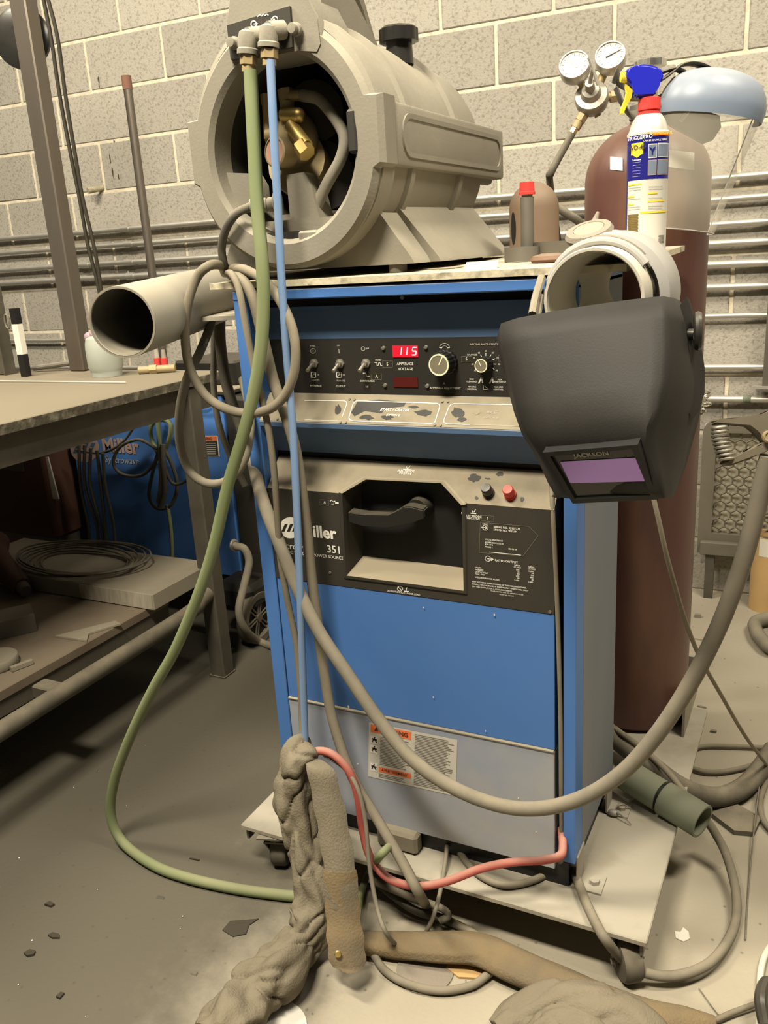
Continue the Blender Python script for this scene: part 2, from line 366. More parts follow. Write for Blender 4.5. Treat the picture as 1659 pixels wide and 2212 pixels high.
bmesh.ops.recalc_face_normals(bm,faces=bm.faces[:])
blk=bpy.data.meshes.new('concrete_block'); bm.to_mesh(blk); bm.free(); blk.materials.append(MAT['block'])
u_joint=(onwall(1328,50)-wp(0,0)).dot(UW)
for row in range(0,15):
    off=u_joint+(BLK if row%2==0 else 0.0)
    k0=math.floor((-3.9-off)/(2*BLK)); k1=math.ceil((1.5-off)/(2*BLK))
    for k in range(k0,k1):
        o=bpy.data.objects.new('concrete_block',blk); COL.objects.link(o); o.parent=wallroot
        o.location=(off+(2*k+1)*BLK,-0.002*rnd.random(),(row+0.5)*BLK); o.rotation_euler=(0,0,rnd.uniform(-.002,.002))
# conduits along the wall
def conduit(z,u0,u1,r,label,joints=()):
    t=thing('conduit',label,'conduit',wp(u0,z,0.035),WYAW,'steel conduits along the block wall')
    bm=B(); pts=[wp(u0+(u1-u0)*i/10,z+0.0015*math.sin(i*1.7+z*9),0.032) for i in range(11)]; tube(bm,pts,r,10,3)
    obj('pipe',bm,MAT['galv'],t,ang=60)
    for u in joints:
        a=wp(u-.022,z+.0,0.032); b=wp(u+.022,z,0.032)
        bm=B(); cyl(bm,a,b,r*1.28,None,12); cyl(bm,wp(u-.012,z+r,0.032),wp(u-.012,z+r*1.9,0.032),.004,None,8); obj('coupling',bm,MAT['galv'],t)
    for u in (-1.75-.2*z,u1-.35):
        if u<u0: continue
        bm=B(); box(bm,(-.010,-.002,-r*1.8),(.010,.012,r*1.8),basis(wp(u,z,0.030),UW,NW)); obj('strap',bm,MAT['galv'],t)
def uu(x,y): return (onwall(x,y,.032)-wp(0,0)).dot(UW)
conduit(1.430,-3.9,1.5,.0115,'topmost steel conduit along the block wall',[uu(271,492),uu(1350,400)])
conduit(1.366,-3.9,1.5,.0105,'second steel conduit from the top on the block wall',[uu(278,525)])
conduit(1.290,-3.9,1.5,.0115,'third steel conduit from the top on the block wall',[uu(185,573),uu(280,565)])
conduit(1.230,-3.9,1.5,.0125,'fourth steel conduit from the top on the block wall',[uu(283,598)])
conduit(1.163,-0.9,1.5,.0135,'thicker steel conduit right of the red cylinder, fifth from the top')
conduit(1.090,-0.9,1.5,.0120,'steel conduit right of the cylinder just above the two wide wall blocks')
conduit(0.996,-0.9,1.5,.0090,'thin steel conduit right of the cylinder beside the helmet knob')
conduit(0.957,-3.9,uu(167,731)+.5,.0090,'thin steel conduit between the bench posts low on the wall',[uu(160,731)])
conduit(0.827,-3.9,1.5,.0110,'steel conduit just above bench top height')
conduit(0.720,-0.9,1.5,.0125,'lowest steel conduit with green band right of the chain')
bm=B(); cyl(bm,wp(uu(1605,863),.72,.032),wp(uu(1622,863),.72,.032),.0133,None,14); o=obj('green_band',bm,MAT['green_pipe'],[c for c in bpy.data.objects if c.get('label','').startswith('lowest')][0])
# bracket strip on the wall at the right picture edge
a=onwall(1657,640,.06); b=onwall(1650,832,.06)
t=thing('wall_strip','upright steel strut on the wall at the right edge',"strut",b)
bm=B(); box(bm,(-.004,-.02,b.z),(.05,.02,a.z+.3),Matrix.Translation((b.x,b.y,0))); obj('bar',bm,MAT['bench_steel'],t)
bm=B(); box(bm,(-.03,-.03,b.z-.008),(.06,.03,b.z+.0),Matrix.Translation((b.x,b.y,0)));  obj('foot_plate',bm,MAT['galv'],t)
# stud in the wall
a=onwall(190,412,.06); b=onwall(222,406,0)
bm=B(); cyl(bm,a,b,.013,.011,12); obj('wall_plug',bm,MAT['board'],None,label='short tan plug sticking out of the wall left of the pump',cat='plug')
# expanded metal guard leaning low on the wall
def guard():
    off=.045
    P=lambda x,y,o=off: onwall(x,y,o)
    c0=P(1508,1160); c1=P(1508,905); 
    W0=(c0-wp(0,0)).dot(UW); zt=P(1580,905).z; zb=P(1580,1195).z; w=.42
    t=thing('mesh_guard','grey metal guard with honeycomb mesh low on the wall behind the clamp','guard',wp(W0+w/2,zb-.0,off),WYAW)
    bm=B(); r=.05
    def rr(x0,x1,z0,z1,r,k=5):
        out=[]
        for cx,cz,a0 in ((x1-r,z1-r,0),(x0+r,z1-r,90),(x0+r,z0+.001,180),(x1-r,z0+.001,270)):
            rad=r if a0<180 else .001
            for i in range(k+1):
                a=math.radians(a0+90*i/k); out.append((cx+rad*math.cos(a) if a0<180 else (x0 if a0==180 else x1),cz+rad*math.sin(a)))
        return out
    A=rr(W0,W0+w,zb,zt,r); Bi=rr(W0+.045,W0+w-.045,zb+.075,zt-.045,r*.6)
    f=[[wp(u,z,off) for u,z in A],[wp(u,z,off+.02) for u,z in A],[wp(u,z,off+.02) for u,z in Bi],[wp(u,z,off) for u,z in Bi]]
    R=loft(bm,f+[f[0]],cap0=False,cap1=False); bmesh.ops.remove_doubles(bm,verts=bm.verts[:],dist=1e-5)
    obj('frame',bm,MAT['grille'],t)
    bm=B(); s=.021; zz=zb+.08; k=0
    while zz<zt-.05:
        u=W0+.05+(s*math.sqrt(3)/2 if k%2 else 0)
        while u<W0+w-.05:
            for i in range(3):
                a0=math.radians(30+60*i); a1=math.radians(90+60*i)
                p=wp(u+s*math.cos(a0),zz+s*math.sin(a0),off+.008); q=wp(u+s*math.cos(a1),zz+s*math.sin(a1),off+.008)
                cyl(bm,p,q,.0032,None,4,False)
            u+=s*math.sqrt(3)
        zz+=s*1.5; k+=1
    obj('mesh',bm,MAT['grille'],t,kind='stuff')
    bm=B(); box(bm,(0,0,0),(w-.01,.008,zt-zb-.09),basis(wp(W0+.005,zb+.07,off-.004),UW,NW)); obj('back_plate',bm,MAT['mesh_pale'],t)
    bm=B(); box(bm,(0,-.02,0),(w-.02,.03,.05),basis(wp(W0+.01,zb-.002,off+.02),UW,NW),.004); obj('foot_rail',bm,MAT['grille'],t)
    for du in (.03,w-.05):
        bm=B(); box(bm,(0,-.03,-zb),(.03,.0,.0),basis(wp(W0+du,zb,off),UW,NW)); obj('leg',bm,MAT['bench_steel'],t)
guard()
# cardboard tube and grey conduit elbow on the floor at the right
p=at(1655,1312,Z=0); r=.058
bm=B(); lathe(bm,[(r-.004,.02),(r-.004,.27),(r,.27),(r,0),(0,0)],p,(0,0,1),28,ends=False)
t=thing('cardboard_tube','tan cardboard tube standing by the wall at the right edge','tube',p); obj('tube',bm,MAT['cardboard'],t)
bm=B(); lathe(bm,[(r+.0006,.205),(r+.0006,.268)],p,(0,0,1),10,ends=False,a0=math.radians(170),a1=math.radians(215)); obj('tape',bm,MAT['paper'],t)
P=[at(1659,1330,Z=.03)+Vector((.1,.05,0)),at(1640,1340,Z=.03),at(1634,1365,Z=.03),at(1655,1392,Z=.03),at(1672,1402,Z=.03)]
tube_obj('floor_cable',P,.022,MAT['hose_grey'],label='thick grey cable bend on the floor at the right edge below cardboard tube',cat='cable')
# floor scraps
def scrap(name,x,y,label,pts,h,m,cat='scrap',z=0.0):
    p=at(x,y,Z=z); bm=B(); prism(bm,[(p.x+a,p.y+b,z+.0005) for a,b in pts],(0,0,h)); return obj(name,bm,MAT[m],None,label=label,cat=cat,smooth=False,group='scraps on the floor')
scrap('paper_scrap',1476,2022,'torn white paper scrap on the floor right of the cart',[(-.012,-.012),(.003,-.016),(.012,-.004),(.008,.012),(-.003,.02),(-.006,.006),(-.016,.004)],.002,'paper')
scrap('metal_chip',346,1941,'small pale metal chip on the floor below the green hose',[(-.008,-.003),(.008,0),(.008,.005),(-.007,.003)],.003,'steel_bright')
scrap('metal_chip',420,2104,'pale metal chip on the bare floor at the lower left',[(-.006,-.004),(.006,-.003),(.004,.005),(-.004,.005)],.004,'steel_bright')
scrap('metal_chip',131,2152,'dark chip near the bottom left corner of the floor',[(-.005,-.006),(.005,-.006),(.004,.006),(-.004,.005)],.004,'dirt')
scrap('dirt_clump',66,2062,'dark clump of dirt at the far left of the floor',[(-.012,-.005),(.0,-.008),(.01,.0),(.006,.008),(-.008,.006)],.005,'dirt')
scrap('dirt_clump',118,2024,'dark dirt clump above the lowest left chip on the floor',[(-.014,-.004),(.0,-.006),(.014,.0),(.006,.007),(-.01,.005)],.004,'dirt')
scrap('dirt_clump',108,1956,'dark dirt clump on the floor left of the green hose bend',[(-.01,-.005),(.008,-.004),(.01,.004),(-.006,.006)],.005,'dirt')
scrap('dirt_clump',520,2005,'dark flat dirt patch on the floor left of the leather sleeve',[(-.03,-.02),(.0,-.026),(.02,-.01),(.012,.012),(.02,.034),(-.004,.02),(-.03,.006)],.002,'dirt')
scrap('wire_stub',420,1858,'short dark wire stub on the floor inside the green hose bend',[(-.012,-.002),(.012,.001),(.012,.004),(-.012,.001)],.003,'dirt')
scrap('metal_chip',1541,1582,'dark metal chip on the floor right of the cylinder base',[(-.008,-.004),(.006,-.004),(.008,.003),(-.004,.006)],.006,'steel_dark')
scrap('bolt',1507,1334,'small shiny bolt on the floor beside the cylinder by the wall',[(-.01,-.006),(.01,-.004),(.01,.006),(-.008,.008)],.012,'steel')
scrap('welding_stub',1510,1383,'bright short rod stub on floor right of the cylinder',[(-.018,-.001),(.018,-.004),(.018,.0),(-.018,.003)],.003,'steel_bright')
scrap('metal_chip',1516,1528,'small silver chip on floor between the cylinder and thin cable',[(-.012,-.002),(.012,-.004),(.012,.0),(-.01,.004)],.004,'steel')

# dark drip stains on the blocks and spatter on the floor
sr=random.Random(21)
for (x,y,w,h) in ((238,345,5,22),(243,372,4,26),(256,382,4,14),(213,172,5,16),(214,185,4,7),(246,305,3,8),(30,150,3,8),(1098,30,4,3)):
    n_=9; bm=B(); c=onwall(x,y,.0042); k=pxm(1,c); bm.faces.new([bm.verts.new(c+UW*(w*k*.5*math.cos(2*math.pi*i/n_)*sr.uniform(.5,1.2))+Vector((0,0,h*k*.5*math.sin(2*math.pi*i/n_)*sr.uniform(.7,1.2)))) for i in range(n_)]); obj('drip_stain',bm,MAT['dirt'],wallroot,smooth=False)
bm=B()
for k in range(90):
    x=sr.uniform(-1.0,1.1); y=sr.uniform(-.62,1.4); r=sr.uniform(.0010,.0022)
    if -.42<x<.5 and -.1<y<.8: continue
    bmesh.ops.create_icosphere(bm,subdivisions=1,radius=r,matrix=Matrix.Translation((x,y,r*.6)))
obj('weld_spatter',bm,MAT['steel_bright'],None,label='tiny bright weld spatter beads scattered over the floor',cat='spatter',kind='stuff')
# ---------------- welding machine ----------------
PZ=0.1134
wm=thing('welding_machine','tall blue arc welding machine with black control panel and red readout, on the wheeled plate','welding machine',(0,0.157,PZ))
XL,XR=-.2838,.2926
def wbox(name,lo,hi,m,bev=0.0,parent=wm,**k): return box_obj(name,lo,hi,MAT[m],parent,bev,**k)
wbox('base',(-.30,.012,PZ),(.30,.31,.165),'black')
wbox('chassis',(-.308,.055,.160),(.308,.312,1.19),'black')
for s,x0,x1 in ((1,XR,.3146),(-1,-.3146,XL)):
    bm=B(); box(bm,(x0,0,.1753),(x1,.052,1.206),None,.0015); obj('corner_post',bm,MAT['blue'],wm)
    bm=B(); xa=.3105*s; xb=.3146*s; box(bm,(min(xa,xb),.0515,.1753),(max(xa,xb),.315,1.206)); obj('side_panel',bm,MAT['blue_side'],wm)
bm=B(); box(bm,(-.3146,-.001,1.199),(.3146,.315,1.217),None,.002); o=obj('top_cover',bm,MAT['blue'],wm)
wbox('recess_strip',(XL,.044,1.180),(XR,.056,1.199),'black')
bm=B(); p=at(870,643,Y=.043); cyl(bm,p+Vector((0,.002,0)),p+Vector((0,-.003,0)),.0042,.0034,14); box(bm,(p.x-.004,p.y-.0035,p.z-.0006),(p.x+.004,p.y-.002,p.z+.0006)); obj('screw',bm,MAT['steel'],wm)
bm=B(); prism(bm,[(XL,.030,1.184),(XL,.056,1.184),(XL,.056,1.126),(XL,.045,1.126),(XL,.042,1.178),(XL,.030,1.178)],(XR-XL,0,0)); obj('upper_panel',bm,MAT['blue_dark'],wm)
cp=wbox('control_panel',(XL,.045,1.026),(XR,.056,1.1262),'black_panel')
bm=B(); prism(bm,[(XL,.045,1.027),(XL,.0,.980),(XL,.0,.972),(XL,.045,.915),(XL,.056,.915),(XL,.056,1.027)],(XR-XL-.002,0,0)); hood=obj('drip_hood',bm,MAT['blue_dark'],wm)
SL=Vector((0,-.045,-.047)); SN=Vector((0,-.047,.045)).normalized()
def slope1(x,y): return at(x,y,n=SN,p=Vector((0,.045,1.027))+SN*.0012)
bm=B(); prism(bm,[Vector((XL,.0445,1.0265)),Vector((XR-.003,.0445,1.0265)),Vector((XR-.003,.0018,.9815)),Vector((XL,.0018,.9815))],SN*.0010); strip=obj('option_strip',bm,MAT['molded'],wm)
# lower moulded cover with recess
LX,RX=-.281,.2770; YF=0.0
LT,LB,LE=.9035,.852,.668
LN=Vector((0,-(LT-LB),.05)).normalized()
def slope2(x,y,o=0.0): return at(x,y,n=LN,p=Vector((0,YF,LB))+LN*o)
def fy(x,y,o=0.0): return at(x,y,Y=YF-o)
hu=[slope2(741,1066),slope2(792,1036),slope2(954,1044),slope2(997,1091)]
hl=[fy(1003,1276),fy(749,1243)]
cL=Vector((hu[0].x,YF,LB)); cR=Vector((hu[3].x,YF,LB))
bm=B()
up=[(LX,.05,LT),(RX,.05,LT),(RX,YF,LB),cR]+hu[::-1]+[cL,(LX,YF,LB)]
hu2=[Vector(v) for v in hu]
lo=[(LX,YF,LB),cL,hl[1],hl[0],cR,(RX,YF,LB),(RX,YF,LE),(LX,YF,LE)]
bm.faces.new([bm.verts.new(Vector(p)) for p in up]); bm.faces.new([bm.verts.new(Vector(p)) for p in lo])
for side,x in ((0,LX),(1,RX)):
    bm.faces.new([bm.verts.new(p) for p in ((x,.05,LT),(x,YF,LB),(x,YF,LE),(x,.05,LE))])
bmesh.ops.remove_doubles(bm,verts=bm.verts[:],dist=1e-5)
hole=hu+[cR]+[hl[0],hl[1]]+[cL]
YB=.075
back=[at(775,1072,Y=YB),at(805,1058,Y=YB),at(950,1066,Y=YB),at(985,1105,Y=YB),at(992,1130,Y=YB),at(1000,1237,Y=YB),at(780,1213,Y=YB),at(774,1110,Y=YB)]
back=[Vector((h.x*.94+.06*0.06,YB,b.z)) for h,b in zip(hole,back)]
back[0].z=back[7].z=.0; back[0].z=hole[0].z+.004; back[7].z=hole[7].z-.01; back[3].z=hole[3].z+.004; back[4].z=hole[4].z-.01; back[1].z=hole[1].z+.0; back[2].z=hole[2].z+.0
back[5].z=hole[5].z+.028; back[6].z=hole[6].z+.028
lower=obj('moulded_cover',bm,MAT['molded'],wm,ang=20)
bm=B(); loft(bm,[hole,back],cap0=False,cap1=True); obj('switch_recess',bm,MAT['molded'],wm,ang=20,label='black moulded recess with dusty ledge')
bm=B()
rim=[Vector(h) for h in hole]; ctr=sum(rim,Vector())/len(rim)
R2=[h+(h-ctr).normalized()*.006+Vector((0,-.0025,.0)) for h in rim]; R3=[h+Vector((0,-.003,0.001)) for h in rim]; R4=[h+(h-ctr).normalized()*.009 for h in rim]
loft(bm,[R4,R2,R3,rim],cap0=False,cap1=False); obj('recess_rim',bm,MAT['molded'],wm,ang=20)
# selector handle
yh=.028
hp=[(763,1096),(765,1120),(795,1126),(850,1132),(905,1118),(928,1110),(926,1092),(898,1085),(884,1085),(850,1106),(800,1103)]
bm=B(); poly=[at(x,y,Y=yh) for x,y in hp]; prism(bm,poly,(0,-.022,-.002)); bmesh.ops.bevel(bm,geom=bm.edges[:],offset=.002,segments=2,affect='EDGES')
h=obj('selector_handle',bm,MAT['black_gloss'],wm)
p=at(900,1102,Y=yh); bm=B(); cyl(bm,p,(p.x,YB,p.z),.020,.026,20); obj('hub',bm,MAT['black_gloss'],h) if False else obj('handle_hub',bm,MAT['black_gloss'],wm)
for x,y,r in ((843,1097,.009),(941,1107,.012)):
    p=at(x,y,Y=YB-.004); bm=B(); sphere(bm,p,r); cyl(bm,p,(p.x,YB,p.z),r*.7,None,12); obj('stop_ball',bm,MAT['black_gloss'],wm)
p=at(894,1169,Y=YB); bm=B(); cyl(bm,p,p+Vector((0,-.004,0)),.0035,.003,12); obj('screw',bm,MAT['steel'],wm)
# push buttons on the slope
for x,y,m,lab in ((1056,1060,'black_gloss','black push button'),(1103,1064,'red_plastic','red push button')):
    p=slope2(x,y+6); bm=B(); lathe(bm,[(.0105,0),(.0105,.005),(.0092,.006),(.0092,.019),(.008,.0215),(0,.0222)],p,LN,20,ends=False); obj('push_button',bm,MAT[m],wm,label=lab)
# blue front panels
bm=B(); box(bm,(LX,YF+.001,.406),(RX,.05,LE-.0008),None,.001); obj('front_panel',bm,MAT['blue'],wm)
bm=B(); box(bm,(LX,YF-.0015,.155),(RX,.05,.4035),None,.0015); obj('bottom_panel',bm,MAT['blue_dusty'],wm)
bm=B(); box(bm,(LX,YF-.004,.4025),(RX-.001,.02,.4060),None,.0008); obj('seam_lip',bm,MAT['alu_plate'],wm)
for x,y in ((713,1237),(1188,1322)):
    p=fy(x,y); bm=B(); cyl(bm,p,p+Vector((0,-.0015,0)),.003,.0025,10); obj('rivet',bm,MAT['steel_dark'],wm)
for x,y,s_ in ((753,1527,.003),(788,1757,.0035),(773,1650,.002),(936,1506,.0016),(1120,1724,.0018),(1068,1328,.002),(1158,1797,.0015),(915,1312,.0013),(1049,1579,.0014)):
    p=at(x,y,Y=YF-.002); bm=B(); prism(bm,[p+Vector((a*s_,0,b*s_)) for a,b in ((-.5,-1),(.4,-.9),(.7,.2),(.3,1),(-.6,.8))],(0,-.0004,0)); obj('paint_chip',bm,MAT['paper'],wm)
for x,y in ((1243,1930),):
    pass
# ---- lettering helpers ----
def tx(s,x,y,hpx,pl='cp',m='white_ink',bold=.0,shear=0.0,align='CENTER',wpx=None,parent=wm,name='lettering'):
    if pl=='cp': p=at(x,y,Y=.0446); up=Vector((0,0,1)); 
    elif pl=='s1': p=slope1(x,y); up=-SL
    elif pl=='s2': p=slope2(x,y,.0006); up=Vector((0,.05,LT-LB))
    else: p=at(x,y,Y=YF-(.0030 if pl=='bp' else .0006)); up=Vector((0,0,1))
    size=pxm(hpx,p)/.70
    if pl in('s1','s2'): size*=1.25
    sx=1.0
    if wpx:
        sx=1.0
    M=basis(p,(1,0,0),up)
    if wpx:
        nat=len(s)*size*.56; sx=pxm(wpx,p)*1.13/nat
    return lettering(s,size,M,MAT[m],parent,bold,shear,align,name,sx=sx)
def C5(x,y): return (480+x*.446,560+y*.446)
def C6(x,y): return (560+x*.41,960+y*.41)
def line(pts,w,pl='cp',m='white_ink',closed=False,name='printed_line'):
    """flat printed line on a plane through pixel points; w in pixels"""
    nrm=Vector((0,-1,0)); 
    if pl=='cp': Q=[at(x,y,Y=.0445) for x,y in pts]
    elif pl=='s1': Q=[slope1(x,y) for x,y in pts]; nrm=SN
    elif pl=='s2': Q=[slope2(x,y,.0005) for x,y in pts]; nrm=LN
    else: Q=[at(x,y,Y=YF-(.0022 if pl=='bp' else .0006)) for x,y in pts]
    bm=B(); n=len(Q); wm_=pxm(w,Q[0])/2
    for i in range(n if closed else n-1):
        a,b=Q[i],Q[(i+1)%n]; d=(b-a); 
        if d.length<1e-7: continue
        d.normalize(); s=d.cross(nrm)*wm_; e=d*wm_*.6
        bm.faces.new([bm.verts.new(v+nrm*.0003) for v in (a-e-s,b+e-s,b+e+s,a-e+s)])
    return obj(name,bm,MAT[m],wm,smooth=False)
def ring5(x,y,r,w,pl='cp',conv=C5,n=16,a0=0,a1=360,m='white_ink'):
    line([conv(x+r*math.cos(math.radians(a0+(a1-a0)*i/n)),y-r*math.sin(math.radians(a0+(a1-a0)*i/n))) for i in range(n+1)],w,pl,m)
for s,x,y,h,m in (('PANEL',440,420,7,'faded_ink'),('ON',563,418,7,'faded_ink'),('I',566,446,20,'faded_ink'),('HF',705,433,8,'white_ink'),('START',757,489,8,'white_ink'),('S',800,508,15,'knob_ring'),('A',748,569,15,'white_ink'),
  ('REMOTE',452,587,8,'faded_ink'),('REMOTE',575,589,8,'faded_ink'),('CONTINUOUS',703,590,8,'white_ink'),('AMPERAGE',453,613,9,'white_ink'),('OUTPUT',575,615,9,'white_ink'),('HF',702,618,9,'white_ink'),
  ('AMPERAGE',886,507,12,'white_ink'),('VOLTAGE',888,532,12,'white_ink'),('A',1075,602,12,'faded_ink'),('AMPERAGE ADJUSTMENT',1080,624,9.5,'white_ink'),('ARC/BALANCE CONTROL',1278,412,9.5,'faded_ink'),
  ('BALANCED',1212,463,7,'white_ink'),('S',1183,484,14,'white_ink'),('A',1368,480,14,'white_ink'),('MAX',1208,581,7,'white_ink'),('CLEANING',1208,593,7,'white_ink'),('MAX',1345,583,7,'white_ink'),('PENETRATION',1346,594,7,'white_ink'),
  ('MIN ARC',1210,618,7,'white_ink'),('CONTROL',1210,629,7,'white_ink'),('MAX ARC',1338,619,7,'white_ink'),('CONTROL',1338,630,7,'white_ink')):
    tx(s,*C5(x,y),h*.446*1.05,'cp',m,bold=.006)
for k in range(9):
    a=math.radians(232-36*k if False else 215-(k*250/8)); cx,cy=1277,505
    line([C5(cx+38*math.cos(a),cy-38*math.sin(a)),C5(cx+50*math.cos(a),cy-50*math.sin(a))],1.3)
    tx(str(10*(k+1)),*C5(cx+64*math.cos(a),cy-60*math.sin(a)),3.6)
ring5(683,433,9,1.6); ring5(440,444,12,1.2,m='faded_ink'); ring5(440,444,5,1.2,m='faded_ink')
for bx,by in ((442,560),(566,560)):
    line([C5(bx-11,by-13),C5(bx+11,by-13),C5(bx+11,by+13),C5(bx-11,by+13)],1.4,closed=True); line([C5(bx-7,by+8),C5(bx+6,by-7)],1.2); line([C5(bx-1,by-7),C5(bx+6,by-7),C5(bx+6,by)],1.0); tx('14',*C5(bx+22,by),3.4)
line([C5(738,500),C5(750,500),C5(750,515),C5(756,515),C5(758,502),C5(766,502),C5(768,515),C5(775,515)],1.4)
line([C5(683,551),C5(696,551),C5(699,566),C5(716,566)],1.4)
for a,b in (((776,493),(826,523)),((722,555),(772,584)),((1160,470),(1210,498)),((1340,464),(1385,494))):
    line([C5(*a),C5(b[0],a[1]),C5(*b),C5(a[0],b[1])],.7,m='knob_face',closed=True)
ring5(1077,432,25,1.3,a0=10,a1=170); ring5(1077,432,13,1.3,a0=10,a1=170); line([C5(1052,428),C5(1064,430)],1.3); line([C5(1102,428),C5(1090,430)],1.3)
line([C5(1243,600),C5(1256,574),C5(1262,598)],3); line([C5(1296,600),C5(1309,574),C5(1312,598)],3); line([C5(1265,612),C5(1265,630),C5(1290,630),C5(1272,614)],1.2)
# screws, toggles, displays, knobs
for x,y in ((782,430),(988,427),(790,610),(995,613)):
    p=at(*C5(x,y),Y=.045); bm=B(); cyl(bm,p,p+Vector((0,-.0035,0)),.0036,.003,12); box(bm,(p.x-.0034,p.y-.004,p.z-.0005),(p.x+.0034,p.y-.003,p.z+.0005)); obj('panel_screw',bm,MAT['steel'],wm)
for x,y in ((447,503),(572,505),(698,503)):
    p=at(*C5(x,y),Y=.045); bm=B(); cyl(bm,p,p+Vector((0,-.004,0)),.0085,None,6); cyl(bm,p+Vector((0,-.004,0)),p+Vector((0,-.010,0)),.0055,.005,14)
    sw=obj('toggle_switch',bm,MAT['steel'],wm)
    bm=B(); tube(bm,[p+Vector((0,-.008,0)),p+Vector((-.001,-.017,-.006)),p+Vector((-.002,-.024,-.011))],[.0024,.003,.0036],8,4); obj('toggle_lever',bm,MAT['steel'],sw)
def panel_rect(name,c0,c1,y,m,parent=wm,th=.0015):
    a=at(*c0,Y=y); b=at(*c1,Y=y); return box_obj(name,(min(a.x,b.x),y-th,min(a.z,b.z)),(max(a.x,b.x),y+.001,max(a.z,b.z)),MAT[m],parent)
disp=panel_rect('readout_window',C5(825,418),C5(950,474),.0450,'display_red')
panel_rect('blank_window',C5(830,570),C5(950,620),.0450,'display_off')
def seg_digit(x,y,segs,w=13,h=40):
    sx=6; pts={'a':((-w,-h/2),(w,-h/2)),'g':((-w,0),(w,0)),'d':((-w,h/2),(w,h/2)),'f':((-w,-h/2),(-w,0)),'b':((w,-h/2),(w,0)),'e':((-w,0),(-w,h/2)),'c':((w,0),(w,h/2))}
    for s in segs:
        (a0,b0),(a1,b1)=pts[s]
        sk=lambda b:-b*.12
        A=at(*C5(x+a0*.9+sk(b0),y+b0*.92),Y=.0432); Bq=at(*C5(x+a1*.9+sk(b1),y+b1*.92),Y=.0432); d=(Bq-A).normalized(); s_=d.cross(Vector((0,-1,0)))*.0011
        bm=B(); bm.faces.new([bm.verts.new(v) for v in (A-s_,Bq-s_,Bq+s_,A+s_)]); obj('digit_segment',bm,MAT['led'],disp,smooth=False)
seg_digit(858,445,'bc',10); seg_digit(886,445,'bc',10); seg_digit(930,445,'afgcd',10)
def knob(cx,cy,r,ln,flutes,bx,by):
    p=at(*C5(bx,by),Y=.045); f=at(*C5(cx,cy),Y=.045-ln); d=Vector((0,-1,0)); f=Vector((p.x,.045-ln,p.z))
    bm=B(); n=flutes*4; L=[]
    for h,rr in ((0,r*1.12),(ln*.25,r*1.10),(ln*.30,r*1.02),(ln*.96,r*.97),(ln,r*.9)):
        L.append([p+d*h+Vector((math.cos(2*math.pi*i/n),0,math.sin(2*math.pi*i/n)))*(rr*(1-.05*(i%4<2))) for i in range(n)])
    loft(bm,L); k=obj('control_knob',bm,MAT['black'],wm)
    bm=B(); lathe(bm,[(r*.9,ln*.98),(r*.9,ln+.0012),(r*.78,ln+.0012),(r*.78,ln*.98)],p,d,32,ends=False); obj('pale_ring',bm,MAT['knob_ring'],k)
    bm=B(); lathe(bm,[(r*.79,ln+.0006),(0,ln+.0006)],p,d,32,ends=False); obj('knob_face',bm,MAT['knob_face'],k)
    bm=B(); a=math.radians(62 if flutes>12 else 115); q=p+d*(ln+.0012); e=Vector((math.cos(a),0,math.sin(a))); s_=Vector((-e.z,0,e.x))*r*.05
    bm.faces.new([bm.verts.new(v) for v in (q-s_,q+e*r*.8-s_,q+e*r*.8+s_,q+s_)]); obj('pointer_mark',bm,MAT['knob_ring'],k)
knob(1048,515,.0200,.030,18,1083,500)
knob(1255,515,.0120,.022,12,1276,507)
# option strip prints
def rrect(x0,x1,x2,x3,y0,y1,r=16):
    return [C5(x0+r,y0),C5(x1-r,y0),C5(x1-4,y0+5),C5(x1,y0+r),C5(x2,y1-r),C5(x2-4,y1-4),C5(x2-r,y1),C5(x3+r,y1),C5(x3+3,y1-4),C5(x3,y1-r),C5(x0,y0+r),C5(x0+4,y0+5)]
line([C5(650,686),C5(1040,698),C5(1052,704),C5(1054,714),C5(1032,786),C5(1024,794),C5(1010,796),C5(632,783),C5(618,778),C5(614,766),C5(634,700)],1.9,'s1',closed=True)
line([C5(400,684),C5(590,686),C5(603,692),C5(602,706),C5(580,766)],1.6,'s1'); line([C5(400,778),C5(560,782)],.8,'s1')
line([C5(1440,706),C5(1125,699),C5(1108,704),C5(1098,716),C5(1074,778),C5(1074,790),C5(1086,798),C5(1200,801)],1.8,'s1'); line([C5(1180,800),C5(1470,810)],.8,'s1','faded_ink')
tx('START / CRATER',*C5(835,730),5.2,'s1',bold=.02,shear=.2); tx('(OPTION 2)',*C5(828,755),3.6,'s1',bold=.02,shear=.2)
tx('PULSE',*C5(1305,743),5.2,'s1','faded_ink',shear=.2); tx('(OPTION 3)',*C5(1300,768),3.8,'s1','faded_ink',shear=.2)
for x,y in ((617,679),(642,681),(1067,691),(1094,691),(573,790),(599,790),(1030,803),(1058,805),(268,775)):
    p=slope1(*C5(x,y)); bm=B(); cyl(bm,p,p+SN*.0015,.0026,.0018,10); obj('rivet',bm,MAT['steel_dark'],wm)
def smudge(pts,pl,m):
    Q=[slope1(*q) if pl=='s1' else (slope2(*q,.0004) if pl=='s2' else at(*q,Y=YF-.0004)) for q in pts]; nrm=SN if pl=='s1' else (LN if pl=='s2' else Vector((0,-1,0)))
    bm=B(); bm.faces.new([bm.verts.new(q+nrm*.00015) for q in Q]); obj('wiped_patch',bm,MAT[m],wm,smooth=False)
def blob(cx,cy,rx,ry,conv,seed,n=14):
    r=random.Random(seed); return [conv(cx+rx*math.cos(2*math.pi*i/n)*r.uniform(.6,1.15),cy+ry*math.sin(2*math.pi*i/n)*r.uniform(.6,1.15)) for i in range(n)]
smudge([C5(655,690),C5(760,680),C5(890,692),C5(880,712),C5(800,720),C5(770,745),C5(690,735),C5(640,760),C5(625,742)],'s1','black_panel')
